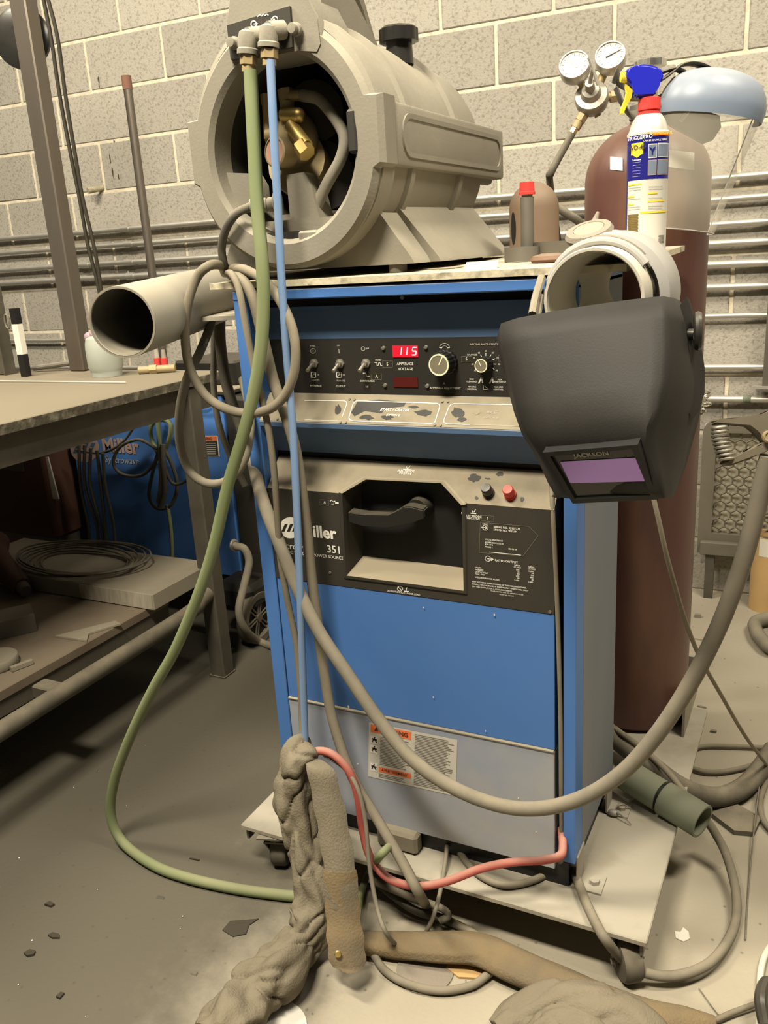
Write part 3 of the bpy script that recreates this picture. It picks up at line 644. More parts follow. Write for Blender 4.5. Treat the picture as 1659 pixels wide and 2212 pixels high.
smudge(blob(700,765,40,14,C5,1),'s1','black_panel'); smudge(blob(800,765,30,14,C5,2),'s1','black_panel'); smudge(blob(975,745,50,16,C5,4),'s1','black_panel'); smudge(blob(930,715,30,7,C5,14),'s1','black_panel')
smudge(blob(1140,740,36,28,C5,5),'s1','black_panel'); smudge(blob(1160,775,24,12,C5,6),'s1','black_panel'); smudge(blob(1230,735,26,22,C5,7),'s1','molded'); smudge(blob(560,730,22,26,C5,8),'s1','black_panel')
smudge(blob(1135,178,38,24,C6,9),'s2','black_panel'); smudge(blob(1268,156,20,13,C6,10),'s2','black_panel'); smudge(blob(1205,180,16,5,C6,11),'s2','black_panel'); smudge(blob(1385,288,14,14,C6,12),'s2','black_panel'); smudge(blob(1145,282,10,10,C6,15),'s2','black_panel')
# lower cover prints
for s,x,y,h,b,al in (('ELECTRODE',773,141,10,.015,'CENTER'),('POSITIVE',770,154,10,.015,'CENTER')): tx(s,*C6(x,y),h*.41,'s2',bold=b,align=al)
line([C6(760,132),C6(800,134)],2.2,'s2'); line([C6(780,128),C6(776,118)],1.6,'s2'); line([C6(786,126),C6(796,112)],1.6,'s2')
for s,x,y,h,b,al in (('ELECTRODE',1128,379,13,.015,'CENTER'),('NEGATIVE',1128,391,12,.015,'CENTER'),('A',345,306,14,.01,'CENTER'),('AC',388,315,9,.01,'CENTER'),('S',1203,389,15,.01,'CENTER'),
   ('SERIAL NO. KJ101773',1235,434,12,.012,'LEFT'),('STOCK NO. 903219',1235,449,11,.012,'LEFT'),('INPUT',1190,420,8,.01,'CENTER'),('VOLTS 200/230/460',1190,500,9,.012,'LEFT'),('AMPERES 101/121/67',1190,515,9,.012,'LEFT'),('KW 17.4',1190,526,9,.012,'LEFT'),('PHASE 1',1190,539,9,.012,'LEFT'),('HERTZ 60',1312,550,8,.012,'LEFT'),
   ('RATED OUTPUT',1242,610,13,.01,'LEFT'),('NEMA',1360,638,9,.01,'CENTER'),('CLASS I',1360,648,9,.01,'CENTER'),('1 (60)',1358,660,8.5,.01,'CENTER'),('32',1366,672,8.5,.01,'CENTER'),('300',1364,683,8.5,.01,'CENTER'),('60%',1362,694,8.5,.01,'CENTER'),('80',1366,705,8.5,.01,'CENTER'),('5-400',1357,716,8.5,.01,'CENTER'),
   ('NEMA',1435,647,9,.01,'CENTER'),('CLASS II',1435,657,9,.01,'CENTER'),('2 (40)',1432,669,8.5,.01,'CENTER'),('34',1440,680,8.5,.01,'CENTER'),('350',1438,691,8.5,.01,'CENTER'),('40%',1436,702,8.5,.01,'CENTER'),('80',1440,714,8.5,.01,'CENTER'),('3-400',1430,725,8.5,.01,'CENTER'),
   ('VOLTS',1137,648,9,.01,'LEFT'),('AMPERES',1137,659,9,.01,'LEFT'),('DUTY CYCLE',1137,671,9,.01,'LEFT'),('MAX. OCV',1137,682,9,.01,'LEFT'),('WELDING RANGE AC/DC',1137,699,9,.01,'LEFT'),
   ('DO NOT SWITCH UNDER LOAD',760,782,10,.012,'CENTER'),('MILLER ELECTRIC MFG. CO. APPLETON WI USA',1305,782,6.5,.005,'CENTER'),('PATENT NO. 4,024,515',1303,795,6,.005,'CENTER')):
    tx(s,*C6(x,y),h*.41*.92,'f',bold=b,align=al)
for i,s in enumerate(('ANY EXCESSIVE OVERLOADING OF THIS WELDING POWER','SOURCE WILL ACTUATE A THERMOSTAT WHICH WILL SHUT','OFF THE OUTPUT FOR A COOLING PERIOD.')): tx(s,*C6(1122,722+i*13),9*.41*.86,'f',bold=.01,align='LEFT')
line([C6(1212,567),C6(1378,583)],1.3,'f')
ring5(1192,438,14,1.6,'f',C6); line([C6(1172,436),C6(1200,440)],1.4,'f'); line([C6(1192,432),C6(1200,440),C6(1191,446)],1.2,'f')
ring5(1205,602,14,1.8,'f',C6); line([C6(1202,602),C6(1234,606)],1.6,'f'); line([C6(1222,598),C6(1234,606),C6(1222,612)],1.6,'f')
line([C6(374,300),C6(380,293),C6(387,298),C6(393,303),C6(400,298)],1.8,'f'); line([C6(403,308),C6(416,309)],4.0,'f'); line([C6(1068,361),C6(1086,363)],4.0,'f')
line([C6(1115,362),C6(1142,364)],2.2,'f'); line([C6(1126,358),C6(1122,348)],1.5,'f'); line([C6(1132,356),C6(1140,342)],1.5,'f')
ring5(742,760,13,2,'f',C6); line([C6(733,752),C6(751,769)],1.5,'f'); line([C6(765,773),C6(788,775)],2,'f'); line([C6(774,770),C6(778,755)],1.5,'f')
line([C6(318,290),C6(368,294),C6(368,322),C6(318,318)],.6,'f','knob_face',closed=True); line([C6(1170,373),C6(1236,378),C6(1236,408),C6(1170,402)],.6,'f','knob_face',closed=True)
line([C6(1165,410),C6(1420,432),C6(1470,480)],.7,'f','knob_face'); line([C6(1165,410),C6(1160,570),C6(1390,588),C6(1470,480)],.7,'f','knob_face')
def logo(cx,cy,r,conv,plane,m,md,parent):
    """disc with two dark slanted bars; conv maps px to point"""
    c=conv(cx,cy); 
    n=40; bm=B(); bm.faces.new([bm.verts.new(conv(cx+r*math.cos(2*math.pi*i/n),cy+r*math.sin(2*math.pi*i/n))) for i in range(n)]); obj('logo_disc',bm,MAT[m],parent,smooth=False)
    for dx in (-.52,-.02,.46):
        w=.14; bm=B(); P=[(cx+r*(dx+.16-w),cy-r*.36),(cx+r*(dx+.16+w),cy-r*.36),(cx+r*(dx-.16+w),cy+r*.36),(cx+r*(dx-.16-w),cy+r*.36)]
        bm.faces.new([bm.verts.new(conv(*p)+plane*.0004) for p in P]); obj('logo_bar',bm,MAT[md],parent,smooth=False)
    bm=B(); 
logo(627,1140,23,lambda x,y:at(x,y,Y=YF-.0006),Vector((0,-1,0)),'white_ink','black_panel',wm)
tx('Miller',651,1146,26,'f',bold=.03,align='LEFT',name='brand_lettering')
tx('Syncrowave',593,1176,14.5,'f',bold=.0,align='LEFT'); tx('351',706,1186,17,'f',bold=.008,align='LEFT')
tx('CC AC/DC WELDING POWER SOURCE',594,1189,6.8,'f',bold=.004,align='LEFT')
# warning label on the bottom panel
def bp(x,y,o=.0022): return at(x,y,Y=YF-o)
bm=B(); bm.faces.new([bm.verts.new(bp(*p)) for p in ((797,1560),(988,1598),(984,1720),(795,1677))]); wl=obj('warning_label',bm,MAT['label_white'],wm,smooth=False,label='white warning label with orange header')
def lq(pts,m,name,o=.0026):
    bm=B(); bm.faces.new([bm.verts.new(bp(*p,o)) for p in pts]); obj(name,bm,MAT[m],wl,smooth=False)
def Lb(u,v): # label coords 0..1
    a=Vector((797,1560)).lerp(Vector((988,1598)),u); b=Vector((795,1677)).lerp(Vector((984,1720)),u); q=a.lerp(b,v); return (q.x,q.y)
lq([Lb(.02,.03),Lb(.48,.03),Lb(.48,.17),Lb(.02,.17)],'label_orange','orange_band'); lq([Lb(.12,.78),Lb(.49,.78),Lb(.49,.87),Lb(.12,.87)],'label_orange','orange_band')
x,y=Lb(.28,.10); tx('WARNING',x,y,10,'bp','label_black',bold=.02,parent=wl); x,y=Lb(.30,.825); tx('AVERTISSEMENT',x,y,6,'bp','label_black',bold=.01,parent=wl)
x,y=Lb(.085,.10); lq([Lb(.06,.14),Lb(.085,.06),Lb(.11,.14)],'label_black','warning_triangle',.003)
rr=random.Random(3)
for col,(u0,u1,v0,v1) in enumerate(((.13,.48,.22,.74),(.52,.97,.05,.95),(.12,.49,.90,.97))):
    v=v0
    while v<v1:
        e=u1-rr.uniform(0,.1); lq([Lb(u0,v),Lb(e,v),Lb(e,v+.012),Lb(u0,v+.012)],'label_text','text_line'); v+=.028
for v in (.30,.47,.80):
    lq([Lb(.02,v-.07),Lb(.105,v-.07),Lb(.105,v+.08),Lb(.02,v+.08)],'paper','pictogram_box')
    for a,b in (((.04,v+.05),(.06,v-.02)),((.06,v-.02),(.09,v+.05)),((.035,v-.01),(.095,v+.0)),((.06,v-.02),(.07,v-.05))):
        p0=Vector(Lb(*a)); p1=Vector(Lb(*b)); d=(p1-p0).normalized(); s=Vector((-d.y,d.x))*1.3; lq([tuple(p0-s),tuple(p1-s),tuple(p1+s),tuple(p0+s)],'label_black','pictogram',.003)
# feet brackets on the plate
for (x,y,z0) in ((.335,.035,PZ),(.335,.275,PZ)):
    bm=B(); box(bm,(.3146,y-.025,PZ),(.3176,y+.025,PZ+.07)); box(bm,(.3146,y-.025,PZ),(.36,y+.025,PZ+.004)); bk=obj('foot_bracket',bm,MAT['plate'],wm)
    bm=B(); cyl(bm,(.343,y,PZ+.004),(.343,y,PZ+.012),.0095,None,6); obj('bolt',bm,MAT['plate'],bk)
# ---------------- wheeled steel plate (cart) ----------------
cart=thing('equipment_cart','low steel plate cart on casters under the blue welding machine','cart',(.03,.3,0))
bm=B(); box(bm,(-.391,-.070,PZ-.012),(.457,.76,PZ),None,.002); obj('deck_plate',bm,MAT['plate'],cart)
bm=B(); box(bm,(-.385,.03,PZ-.040),(.45,.036,PZ-.012)); box(bm,(.444,-.06,PZ-.040),(.45,.75,PZ-.012)); box(bm,(-.385,-.06,PZ-.040),(-.379,.75,PZ-.012)); obj('under_frame',bm,MAT['steel_dark'],cart)
def caster(x,y,rz):
    t=Matrix.Translation((x,y,0))@Matrix.Rotation(rz,4,'Z'); R=.040
    bm=B(); box(bm,(-.035,-.03,PZ-.0165),(.035,.03,PZ-.0122),t); cyl(bm,t@Vector((0,0,PZ-.03)),t@Vector((0,0,PZ-.015)),.02,None,16)
    for s in (-1,1): prism(bm,[t@Vector((s*.022,-.02,PZ-.03)),t@Vector((s*.022,.02,PZ-.03)),t@Vector((s*.022,.035,R-.008)),t@Vector((s*.022,.018,R-.008))],t.to_3x3()@Vector((s*.0025,0,0)))
    box(bm,(-.024,-.02,PZ-.033),(.024,.02,PZ-.029),t)
    c=obj('caster',bm,MAT['steel_dark'],cart)
    ax=t.to_3x3()@Vector((1,0,0)); p=t@Vector((0,.026,R))
    bm=B(); lathe(bm,[(.008,-.019),(.026,-.019),(.036,-.017),(.040,-.011),(.040,.011),(.036,.017),(.026,.019),(.008,.019)],p,ax,28); obj('wheel',bm,MAT['rubber'],c)
    bm=B(); cyl(bm,p-ax*.03,p+ax*.03,.005,None,10); obj('axle',bm,MAT['steel'],c)
caster(-.318,-.044,math.radians(18)); caster(.405,-.02,math.radians(215)); caster(-.32,.70,.4); caster(.39,.70,1.0)
# scraps on the deck
p=at(1343,1712,Z=PZ); bm=B(); box(bm,(-.034,-.018,.0),(.034,.018,.006),Matrix.Translation((p.x,p.y,PZ+.0005))@Matrix.Rotation(-.5,4,'Z')@Matrix.Rotation(.02,4,'X')); obj('foam_scrap',bm,MAT['paper'],None,label='torn white card scrap on the cart deck beside the green pipe',cat='scrap')
p=at(1424,1747,Z=PZ); bm=B(); cyl(bm,p+Vector((-.02,.004,.005)),p+Vector((.02,-.004,.005)),.005,None,10); obj('bolt',bm,MAT['steel_bright'],None,label='bright bolt lying on the cart deck near the green pipe',cat='bolt')
p=at(1325,1762,Z=PZ); bm=B(); sphere(bm,p+Vector((0,0,.007)),.009,1.4,1,.8,10,6); tube(bm,[p+Vector((0,0,.01)),p+Vector((.02,-.01,.012)),p+Vector((.04,-.02,.004))],.0015,5,4); tube(bm,[p+Vector((0,0,.01)),p+Vector((.01,.02,.02)),p+Vector((.03,.03,.004))],.0012,5,4); obj('wire_tangle',bm,MAT['steel'],None,label='small metal tangle on the cart deck against the machine foot',cat='scrap')
# ---------------- board on the machine ----------------
def zt(y): return 1.232+.024*y
brd=thing('top_board','worn particle board lying on top of the blue machine','board',(0.02,.28,1.217))
bm=B(); prism(bm,[(-.36,-.004,zt(-.004)-.0105),(-.36,.56,zt(.56)-.0105),(-.36,.56,zt(.56)),(-.36,-.004,zt(-.004))],(.745,0,0)); obj('panel',bm,MAT['board_edge'],brd)
for y,h in ((.03,.0),(.26,.0)): 
    bm=B(); box(bm,(-.29,y,1.2171),(.29,y+.03,zt(y)-.0104)); obj('batten',bm,MAT['black'],brd)
# ---------------- coolant circulator on the board ----------------
cx,cz,R0=-.184,1.432,.176
ck=thing('coolant_circulator','big dusty grey barrel-shaped coolant pump unit on top of the machine','cooling unit',(cx,.28,1.2375))
def cloop(y,r,k=1.22,n=64): return [Vector((cx+r*1.035*math.cos(2*math.pi*i/n),y,cz+r*math.sin(2*math.pi*i/n)*(k if i<n/2 else 1.0))) for i in range(n)]
bm=B(); prof=[(.006,.170),(.012,R0+.003),(.055,R0+.003),(.062,R0-.004),(.118,R0-.004),(.122,R0+.003),(.138,R0+.003),(.142,R0-.003),(.345,R0-.006),(.349,R0+.001),(.366,R0+.001),(.370,R0-.006),(.50,R0-.012),(.545,R0-.03),(.57,R0-.07),(.575,.02)]
loft(bm,[cloop(y,r) for y,r in prof],cap0=False); obj('barrel',bm,MAT['cooler'],ck,ang=25)
# front ring: outline with side bumps
def rout(th):
    c,s=math.cos(th),math.sin(th); r=R0+.006
    if abs(c)>.5:
        dz=r*s-.018
        rb=.191/abs(c)
        if abs(rb*s-.018)<.055: r=max(r,rb)
    return r
n=128; ths=[2*math.pi*i/n for i in range(n)]
def ol(y,k=0.0): return [Vector((cx+(rout(t)-k)*math.cos(t),y,cz+(rout(t)-k)*math.sin(t)*(1.0+.13*max(0,math.sin(t))**.7))) for t in ths]
def il(y,r): return [Vector((cx+r*math.cos(t)*.985,y,cz+.008+r*math.sin(t)*(1.0+.05*max(0,math.sin(t))))) for t in ths]
bm=B(); loft(bm,[ol(.055,.004),ol(.045),ol(.006),ol(-.004,.008),il(-.004,.149),il(.004,.141),il(.05,.140),il(.05,.150),il(.055,.165)],cap0=False,cap1=False); obj('front_ring',bm,MAT['cooler'],ck,ang=30)
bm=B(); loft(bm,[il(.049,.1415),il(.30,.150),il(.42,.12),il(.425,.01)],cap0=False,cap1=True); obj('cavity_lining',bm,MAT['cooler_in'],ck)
# notch on inner right rim
bm=B(); box(bm,(cx+.128,-.0055,cz-.01),(cx+.146,.05,cz+.055),None,.004); obj('latch_notch',bm,MAT['cooler_in'],ck)
# side panel boxes
for s in (1,-1):
    xo=cx+s*.191; xi=cx+s*.150; z0,z1=cz-.030,cz+.066
    bm=B(); box(bm,(min(xi,xo),.048,z0),(max(xi,xo),.575,z1),None,.006,seg=2); sb=obj('side_rail',bm,MAT['cooler'],ck)
    bm=B(); y0,y1,za,zb_=.068,.555,z0+.014,z1-.014; r=.03
    def rrp(y0,y1,za,zb_,r,x,k=6):
        o=[]
        for yy,zz,a0 in ((y1-r,zb_-r,0),(y0+r,zb_-r,90),(y0+r,za+r,180),(y1-r,za+r,270)):
            for i in range(k+1):
                a=math.radians(a0+90*i/k); o.append(Vector((x,yy+r*math.cos(a),zz+r*math.sin(a))))
        return o
    loft(bm,[rrp(y0,y1,za,zb_,r,xo),rrp(y0,y1,za,zb_,r,xo+s*.003),rrp(y0+.008,y1-.008,za+.008,zb_-.008,r*.8,xo+s*.003),rrp(y0+.008,y1-.008,za+.008,zb_-.008,r*.8,xo-s*.0)],cap0=False,cap1=False); obj('raised_frame',bm,MAT['cooler'],sb)
    bm=B(); tube(bm,[(cx+s*.155,.03,z0+.002),(cx+s*.155,.3,z0+.002),(cx+s*.155,.57,z0+.002)],.012,8,2); obj('rail_fillet',bm,MAT['cooler'],sb)
# skid base
bm=B(); zs=1.2475
prism(bm,[(cx-.185,.05,zs),(cx+.21,.05,zs),(cx+.205,.05,zs+.010),(cx+.150,.05,zs+.085),(cx-.14,.05,zs+.085),(cx-.18,.05,zs+.012)],(0,.08,0))
prism(bm,[(cx-.185,.12,zs),(cx+.228,.12,zs),(cx+.225,.12,zs+.008),(cx+.150,.12,zs+.098),(cx-.14,.12,zs+.098),(cx-.18,.12,zs+.012)],(0,.37,0))
obj('skid_base',bm,MAT['cooler'],ck,ang=20)
for x in (-.15,.17):
    for y in (.07,.44):
        bm=B(); cyl(bm,(cx+x,y,zt(y)+.0005),(cx+x,y,zs+.002),.016,None,14); obj('foot',bm,MAT['rubber'],ck)
# tower with fitting plate and handle
f=lambda x,y,Y=0.0: at(x,y,Y=Y)
pl=[f(497,60),f(505,132),f(642,103),f(640,20),f(690,-40),f(500,-60)]
bm=B(); T=[f(493,62),f(503,140),f(560,128),f(648,106),f(690,118),f(700,96),f(692,40),f(660,-20),f(640,-60),f(505,-60)]
T=[Vector((p.x,-.006,p.z)) for p in T]; prism(bm,T,(0,.10,0)); bmesh.ops.bevel(bm,geom=bm.edges[:],offset=.003,segments=2,affect='EDGES'); obj('manifold_tower',bm,MAT['cooler'],ck)
bm=B(); T=[f(499,58),f(507,132),f(640,104),f(634,16)]; T=[Vector((p.x,-.0115,p.z)) for p in T]; prism(bm,T,(0,.006,0)); fp=obj('fitting_plate',bm,MAT['molded'],ck)
bm=B(); hw=.042
H=[]
for y,z,th in ((.05,1.715,.05),(.10,1.752,.032),(.165,1.760,.026),(.215,1.735,.026),(.25,1.700,.028),(.275,1.660,.034),(.30,1.62,.03)):
    H.append((y,z,th))
loops=[]
for y,z,th in H:
    loops.append([Vector((cx-hw,y,z-th/2)),Vector((cx+hw,y,z-th/2)),Vector((cx+hw+.003,y,z)),Vector((cx+hw-.006,y,z+th/2)),Vector((cx-hw+.006,y,z+th/2)),Vector((cx-hw-.003,y,z))])
loft(bm,loops); obj('carry_handle',bm,MAT['cooler'],ck,ang=50)
bm=B(); prism(bm,[(cx-.075,.03,1.60),(cx-.075,.03,1.72),(cx-.075,.07,1.735),(cx-.075,.14,1.690),(cx-.075,.235,1.632),(cx-.075,.26,1.60)],(.15,0,0)); bmesh.ops.bevel(bm,geom=bm.edges[:],offset=.008,segments=2,affect='EDGES'); obj('handle_root',bm,MAT['cooler'],ck,ang=50)
# filler cap
p=at(862,96,Y=.29); bm=B(); lathe(bm,[(.026,-.035),(.024,0),(.024,.004)],p,(0,0,1),24); obj('filler_neck',bm,MAT['black_gloss'],ck)
bm=B(); nn=48; L=[[p+Vector((math.cos(2*math.pi*i/nn)*r*(1-.06*(i%6<2)),math.sin(2*math.pi*i/nn)*r*(1-.06*(i%6<2)),h)) for i in range(nn)] for h,r in ((.003,.036),(.024,.036),(.028,.031),(.028,.01))]; loft(bm,L); obj('filler_cap',bm,MAT['black_gloss'],ck)
# elbows, nuts, knobs on the plate
def fit(x,y0,y1,ny0,ny1,r,yy=-.035):
    a=f(x,y0,yy); b=f(x,y1,yy); bm=B(); lathe(bm,[(r*.5,.0),(r*.9,.004),(r,.012),(r,(a-b).length*.75),(r*1.12,(a-b).length*.8),(r*1.12,(a-b).length)],a,b-a,18)
    m=a.lerp(b,.3); cyl(bm,m,(m.x+.012,-.011,m.z+.004),r*.95,None,16); e=obj('elbow_fitting',bm,MAT['cooler'],ck)
    a=f(x+2,ny0,yy); b=f(x+2,ny1,yy); bm=B(); cyl(bm,a,b,r*.92,None,6); obj('hex_nut',bm,MAT['brass_dusty'],ck)
    bm=B(); cyl(bm,b,b+(b-a)*.8,r*.72,None,14); obj('ferrule',bm,MAT['brass_dusty'],ck)
fit(535,64,118,120,140,.0152); fit(580,52,103,106,126,.0152)
for x,y in ((509,94),(641,64)):
    p=f(x,y,-.0115); bm=B(); lathe(bm,[(.010,0),(.010,.006),(.0075,.007),(.0075,.016),(0,.017)],p,(0,-1,0),16,ends=False); obj('plate_knob',bm,MAT['cooler'],ck)
def fl(pts,w,closed=False):
    Q=[at(x,y,Y=-.0122) for x,y in pts]; bm=B(); w_=pxm(w,Q[0])/2
    for i in range(len(Q) if closed else len(Q)-1):
        a,b=Q[i],Q[(i+1)%len(Q)]; d=(b-a).normalized(); s=d.cross(Vector((0,-1,0)))*w_; bm.faces.new([bm.verts.new(v) for v in (a-s,b-s,b+s,a+s)])
    obj('printed_symbol',bm,MAT['white_ink'],fp,smooth=False)
fl([(556,36),(562,31),(565,35),(569,30),(572,34),(576,30),(580,33)],2)
for x,y,s in ((548,52,1),(594,42,-1)):
    fl([(x+6*math.cos(a*.6),y+7*math.sin(a*.6)) for a in range(11)],2.4); fl([(x,y),(x+9*s,y-1)],2); 
# pump inside
yy=.075
g=lambda x,y,Y=yy: at(x,y,Y=Y)
bm=B(); tube(bm,[g(651,206),g(690,216),g(728,262),g(744,300),g(735,345),g(705,400),g(684,450),g(674,505)],pxm(12.5,g(700,300)),12,6); obj('pump_hose',bm,MAT['cooler'],ck,ang=60)
bm=B(); cyl(bm,g(616,192),g(620,218),.0135,None,6); cyl(bm,g(620,218),g(623,300),.0125,None,14); cyl(bm,g(618,208),g(650,206),.009,None,12); obj('outlet_stack',bm,MAT['brass_dusty'],ck)
bm=B(); cyl(bm,g(574,203),g(576,226),.0095,None,6); cyl(bm,g(576,226),g(580,300),.008,None,12); cyl(bm,g(578,290),g(625,290),.011,None,12); obj('inlet_stack',bm,MAT['brass_dusty'],ck)
bm=B(); sphere(bm,g(645,249,.06),.0125); cyl(bm,g(612,247,.065),g(645,249,.06),.0125,None,14); obj('ball_fitting',bm,MAT['brass'],ck)
bm=B(); cyl(bm,g(628,270,.06),g(662,316,.045),.012,None,16); obj('relief_valve',bm,MAT['brass'],ck)
bm=B(); cyl(bm,g(650,312,.045),g(664,333,.04),.0155,None,6); obj('valve_hex',bm,MAT['brass'],ck)
bm=B(); gp=g(597,328,.05); gd=Vector((-.25,-1,.05)).normalized(); lathe(bm,[(.024,-.03),(.026,0),(.026,.004),(.023,.006),(.023,.003),(0,.003)],gp,gd,24,ends=False); gg=obj('pressure_gauge',bm,MAT['brass_dusty'],ck)
bm=B(); lathe(bm,[(.0225,.0036),(0,.0036)],gp,gd,24,ends=False); obj('gauge_face',bm,MAT['disc_pink'],gg)
bm=B(); sphere(bm,g(630,300,.10),.05,1,.8,1); cyl(bm,g(640,350,.10),g(690,400,.20),.055,.05,20); obj('pump_body',bm,MAT['brass_dusty'],ck)
bm=B(); cyl(bm,g(680,240,.12),g(690,245,.26),.05,None,20); cyl(bm,g(690,380,.14),g(700,390,.3),.062,None,24)
for i in range(7): cyl(bm,g(690,380,.15+.02*i),g(690,380,.155+.02*i),.068,None,24)
obj('pump_motor',bm,MAT['cooler_in'],ck)
bm=B(); prism(bm,[g(618,378,.06),g(655,372,.06),g(672,400,.06),g(690,470,.06),g(700,482,.06),g(628,484,.06),g(622,420,.06)],(0,.05,0)); obj('pump_foot',bm,MAT['cooler'],ck)
bm=B(); prism(bm,[(cx-.10,.02,1.312),(cx+.10,.02,1.312),(cx+.075,.02,1.300),(cx-.075,.02,1.300)],(0,.25,0)); obj('pump_shelf',bm,MAT['cooler_in'],ck)
bm=B(); lathe(bm,[(.012,0),(.012,.008),(.010,.010),(.012,.012),(.012,.018),(.010,.020),(.012,.022),(.012,.028),(.010,.03),(.012,.032),(.012,.04),(.018,.042),(.018,.055)],g(541,446,.0),g(600,440,.02)-g(541,446,.0),16); obj('strain_relief',bm,MAT['cooler'],ck)
bm=B(); T=[f(x,y,.03) for x,y in ((452,330),(462,372),(545,375),(560,400),(565,455),(500,462),(470,420),(448,352))]; prism(bm,T,(0,.03,0)); obj('inner_bulkhead',bm,MAT['cooler'],ck)
bm=B(); p=f(665,508,-.002); box(bm,(p.x-.022,.0,p.z-.012),(p.x+.018,.03,p.z+.008),None,.004); obj('hose_clip',bm,MAT['cooler'],ck)
# ---------------- gas cylinder behind the machine ----------------
Rc=.130
tc_=at(1396,460,D=1.86); TX,TY=tc_.x,tc_.y
cy=thing('gas_cylinder','tall dark red steel gas cylinder standing behind the machine','gas cylinder',(TX,TY,PZ))
zsh=at(1265,400,n=(CF.x,CF.y,0),p=(TX,TY,0)).z; ztop=at(1390,262,n=(CF.x,CF.y,0),p=(TX,TY,0)).z
H=ztop-zsh
bm=B(); lathe(bm,[(0,0),(Rc-.012,0),(Rc,.012),(Rc,zsh-PZ)]+[(max(.034,Rc*math.cos(a)),zsh-PZ+H*math.sin(a)) for a in [math.radians(8*i) for i in range(1,10)]]+[(.034,ztop-PZ+.008),(0,ztop-PZ+.008)],(TX,TY,PZ),(0,0,1),56,ends=False); obj('body',bm,MAT['cyl_red'],cy)
bm=B(); lathe(bm,[(.036,0),(.040,.004),(.040,.030),(.034,.036),(0,.036)],(TX,TY,ztop),(0,0,1),28); obj('neck_ring',bm,MAT['steel_dark'],cy)
vz=at(1345,208,n=(CF.x,CF.y,0),p=(TX,TY,0)).z
bm=B(); cyl(bm,(TX,TY,ztop+.03),(TX,TY,vz+.03),.017,.015,16); cyl(bm,(TX,TY,vz),Vector((TX,TY,vz))-CR*.05,.013,None,14); obj('valve_body',bm,MAT['brass_dusty'],cy)
bm=B(); nn=40; zz=vz+.058; p=Vector((TX,TY,zz)); L=[[p+Vector((math.cos(2*math.pi*i/nn)*r*(1+.08*math.sin(8*2*math.pi*i/nn)),math.sin(2*math.pi*i/nn)*r*(1+.08*math.sin(8*2*math.pi*i/nn)),h)) for i in range(nn)] for h,r in ((-.008,.024),(-.006,.030),(.006,.030),(.009,.024))]; loft(bm,L); cyl(bm,(TX,TY,vz+.02),(TX,TY,zz),.008,None,10); obj('hand_wheel',bm,MAT['steel_bright'],cy)
def cpatch(name,x0,x1,y0,y1,mt,o=.0008,n=8):
    """curved sticker on the cylinder wall between pixel columns/rows"""
    bm=B(); rows=[]
    for j in range(5):
        row=[]
        for i in range(n+1):
            x=x0+(x1-x0)*i/n; y=y0+(y1-y0)*j/4+ (x-x0)*.12
            r=ray(x,y); # intersect vertical cylinder / dome by marching
            best=None; t=1.5
            for k in range(700):
                t+=.001; q=CAM+r*t; d=math.hypot(q.x-TX,q.y-TY); lim=Rc if q.z<zsh else Rc*math.sqrt(max(0,1-((q.z-zsh)/H)**2))
                if d<lim+o: best=q; break
            if best is None: best=q
            row.append(bm.verts.new(best-r.normalized()*.0015))
        rows.append(row)
    for j in range(4):
        for i in range(n): bm.faces.new((rows[j][i],rows[j][i+1],rows[j+1][i+1],rows[j+1][i]))
    return obj(name,bm,mt,cy)
cpatch('sticker',1436,1500,322,360,MAT['label_white']); cpatch('sticker',1318,1345,338,366,MAT['paper'])
# collar and chain holding the cylinder
bm=B(); box(bm,(TX+Rc+.004,TY-.10,PZ),(TX+Rc+.010,TY+.12,PZ+.10)); box(bm,(TX-Rc-.01,TY+Rc+.004,PZ),(TX+Rc+.010,TY+Rc+.01,PZ+.10)); box(bm,(TX-Rc-.010,TY-.02,PZ),(TX-Rc-.004,TY+Rc,PZ+.10)); obj('cylinder_bracket',bm,MAT['plate'],None,label='low steel bracket round the foot of the gas cylinder on the cart',cat='bracket')
ch=thing('safety_chain','bright chain looped at the side of the gas cylinder','chain',at(1512,890,n=(CF.x,CF.y,0),p=(TX,TY,0)))
cpx=[(1516,840),(1522,848),(1525,857),(1519,866),(1524,873),(1514,880),(1510,889),(1519,884),(1500,896)]
for i,(x,y) in enumerate(cpx):
    p=at(x,y,n=(CF.x,CF.y,0),p=(TX+.03,TY-.09,0)); bm=B(); a=Vector((math.cos(i*1.9),math.sin(i*1.3),math.sin(i*1.1)))
    s,t_,d=frame(a); bm2=[p+s*(.011*math.cos(2*math.pi*k/16))+t_*(.0065*math.sin(2*math.pi*k/16)) for k in range(16)]
    tube(bm,bm2+[bm2[0]],.0022,6,1,False,raw=True); obj('chain_link',bm,MAT['steel_bright'],ch)
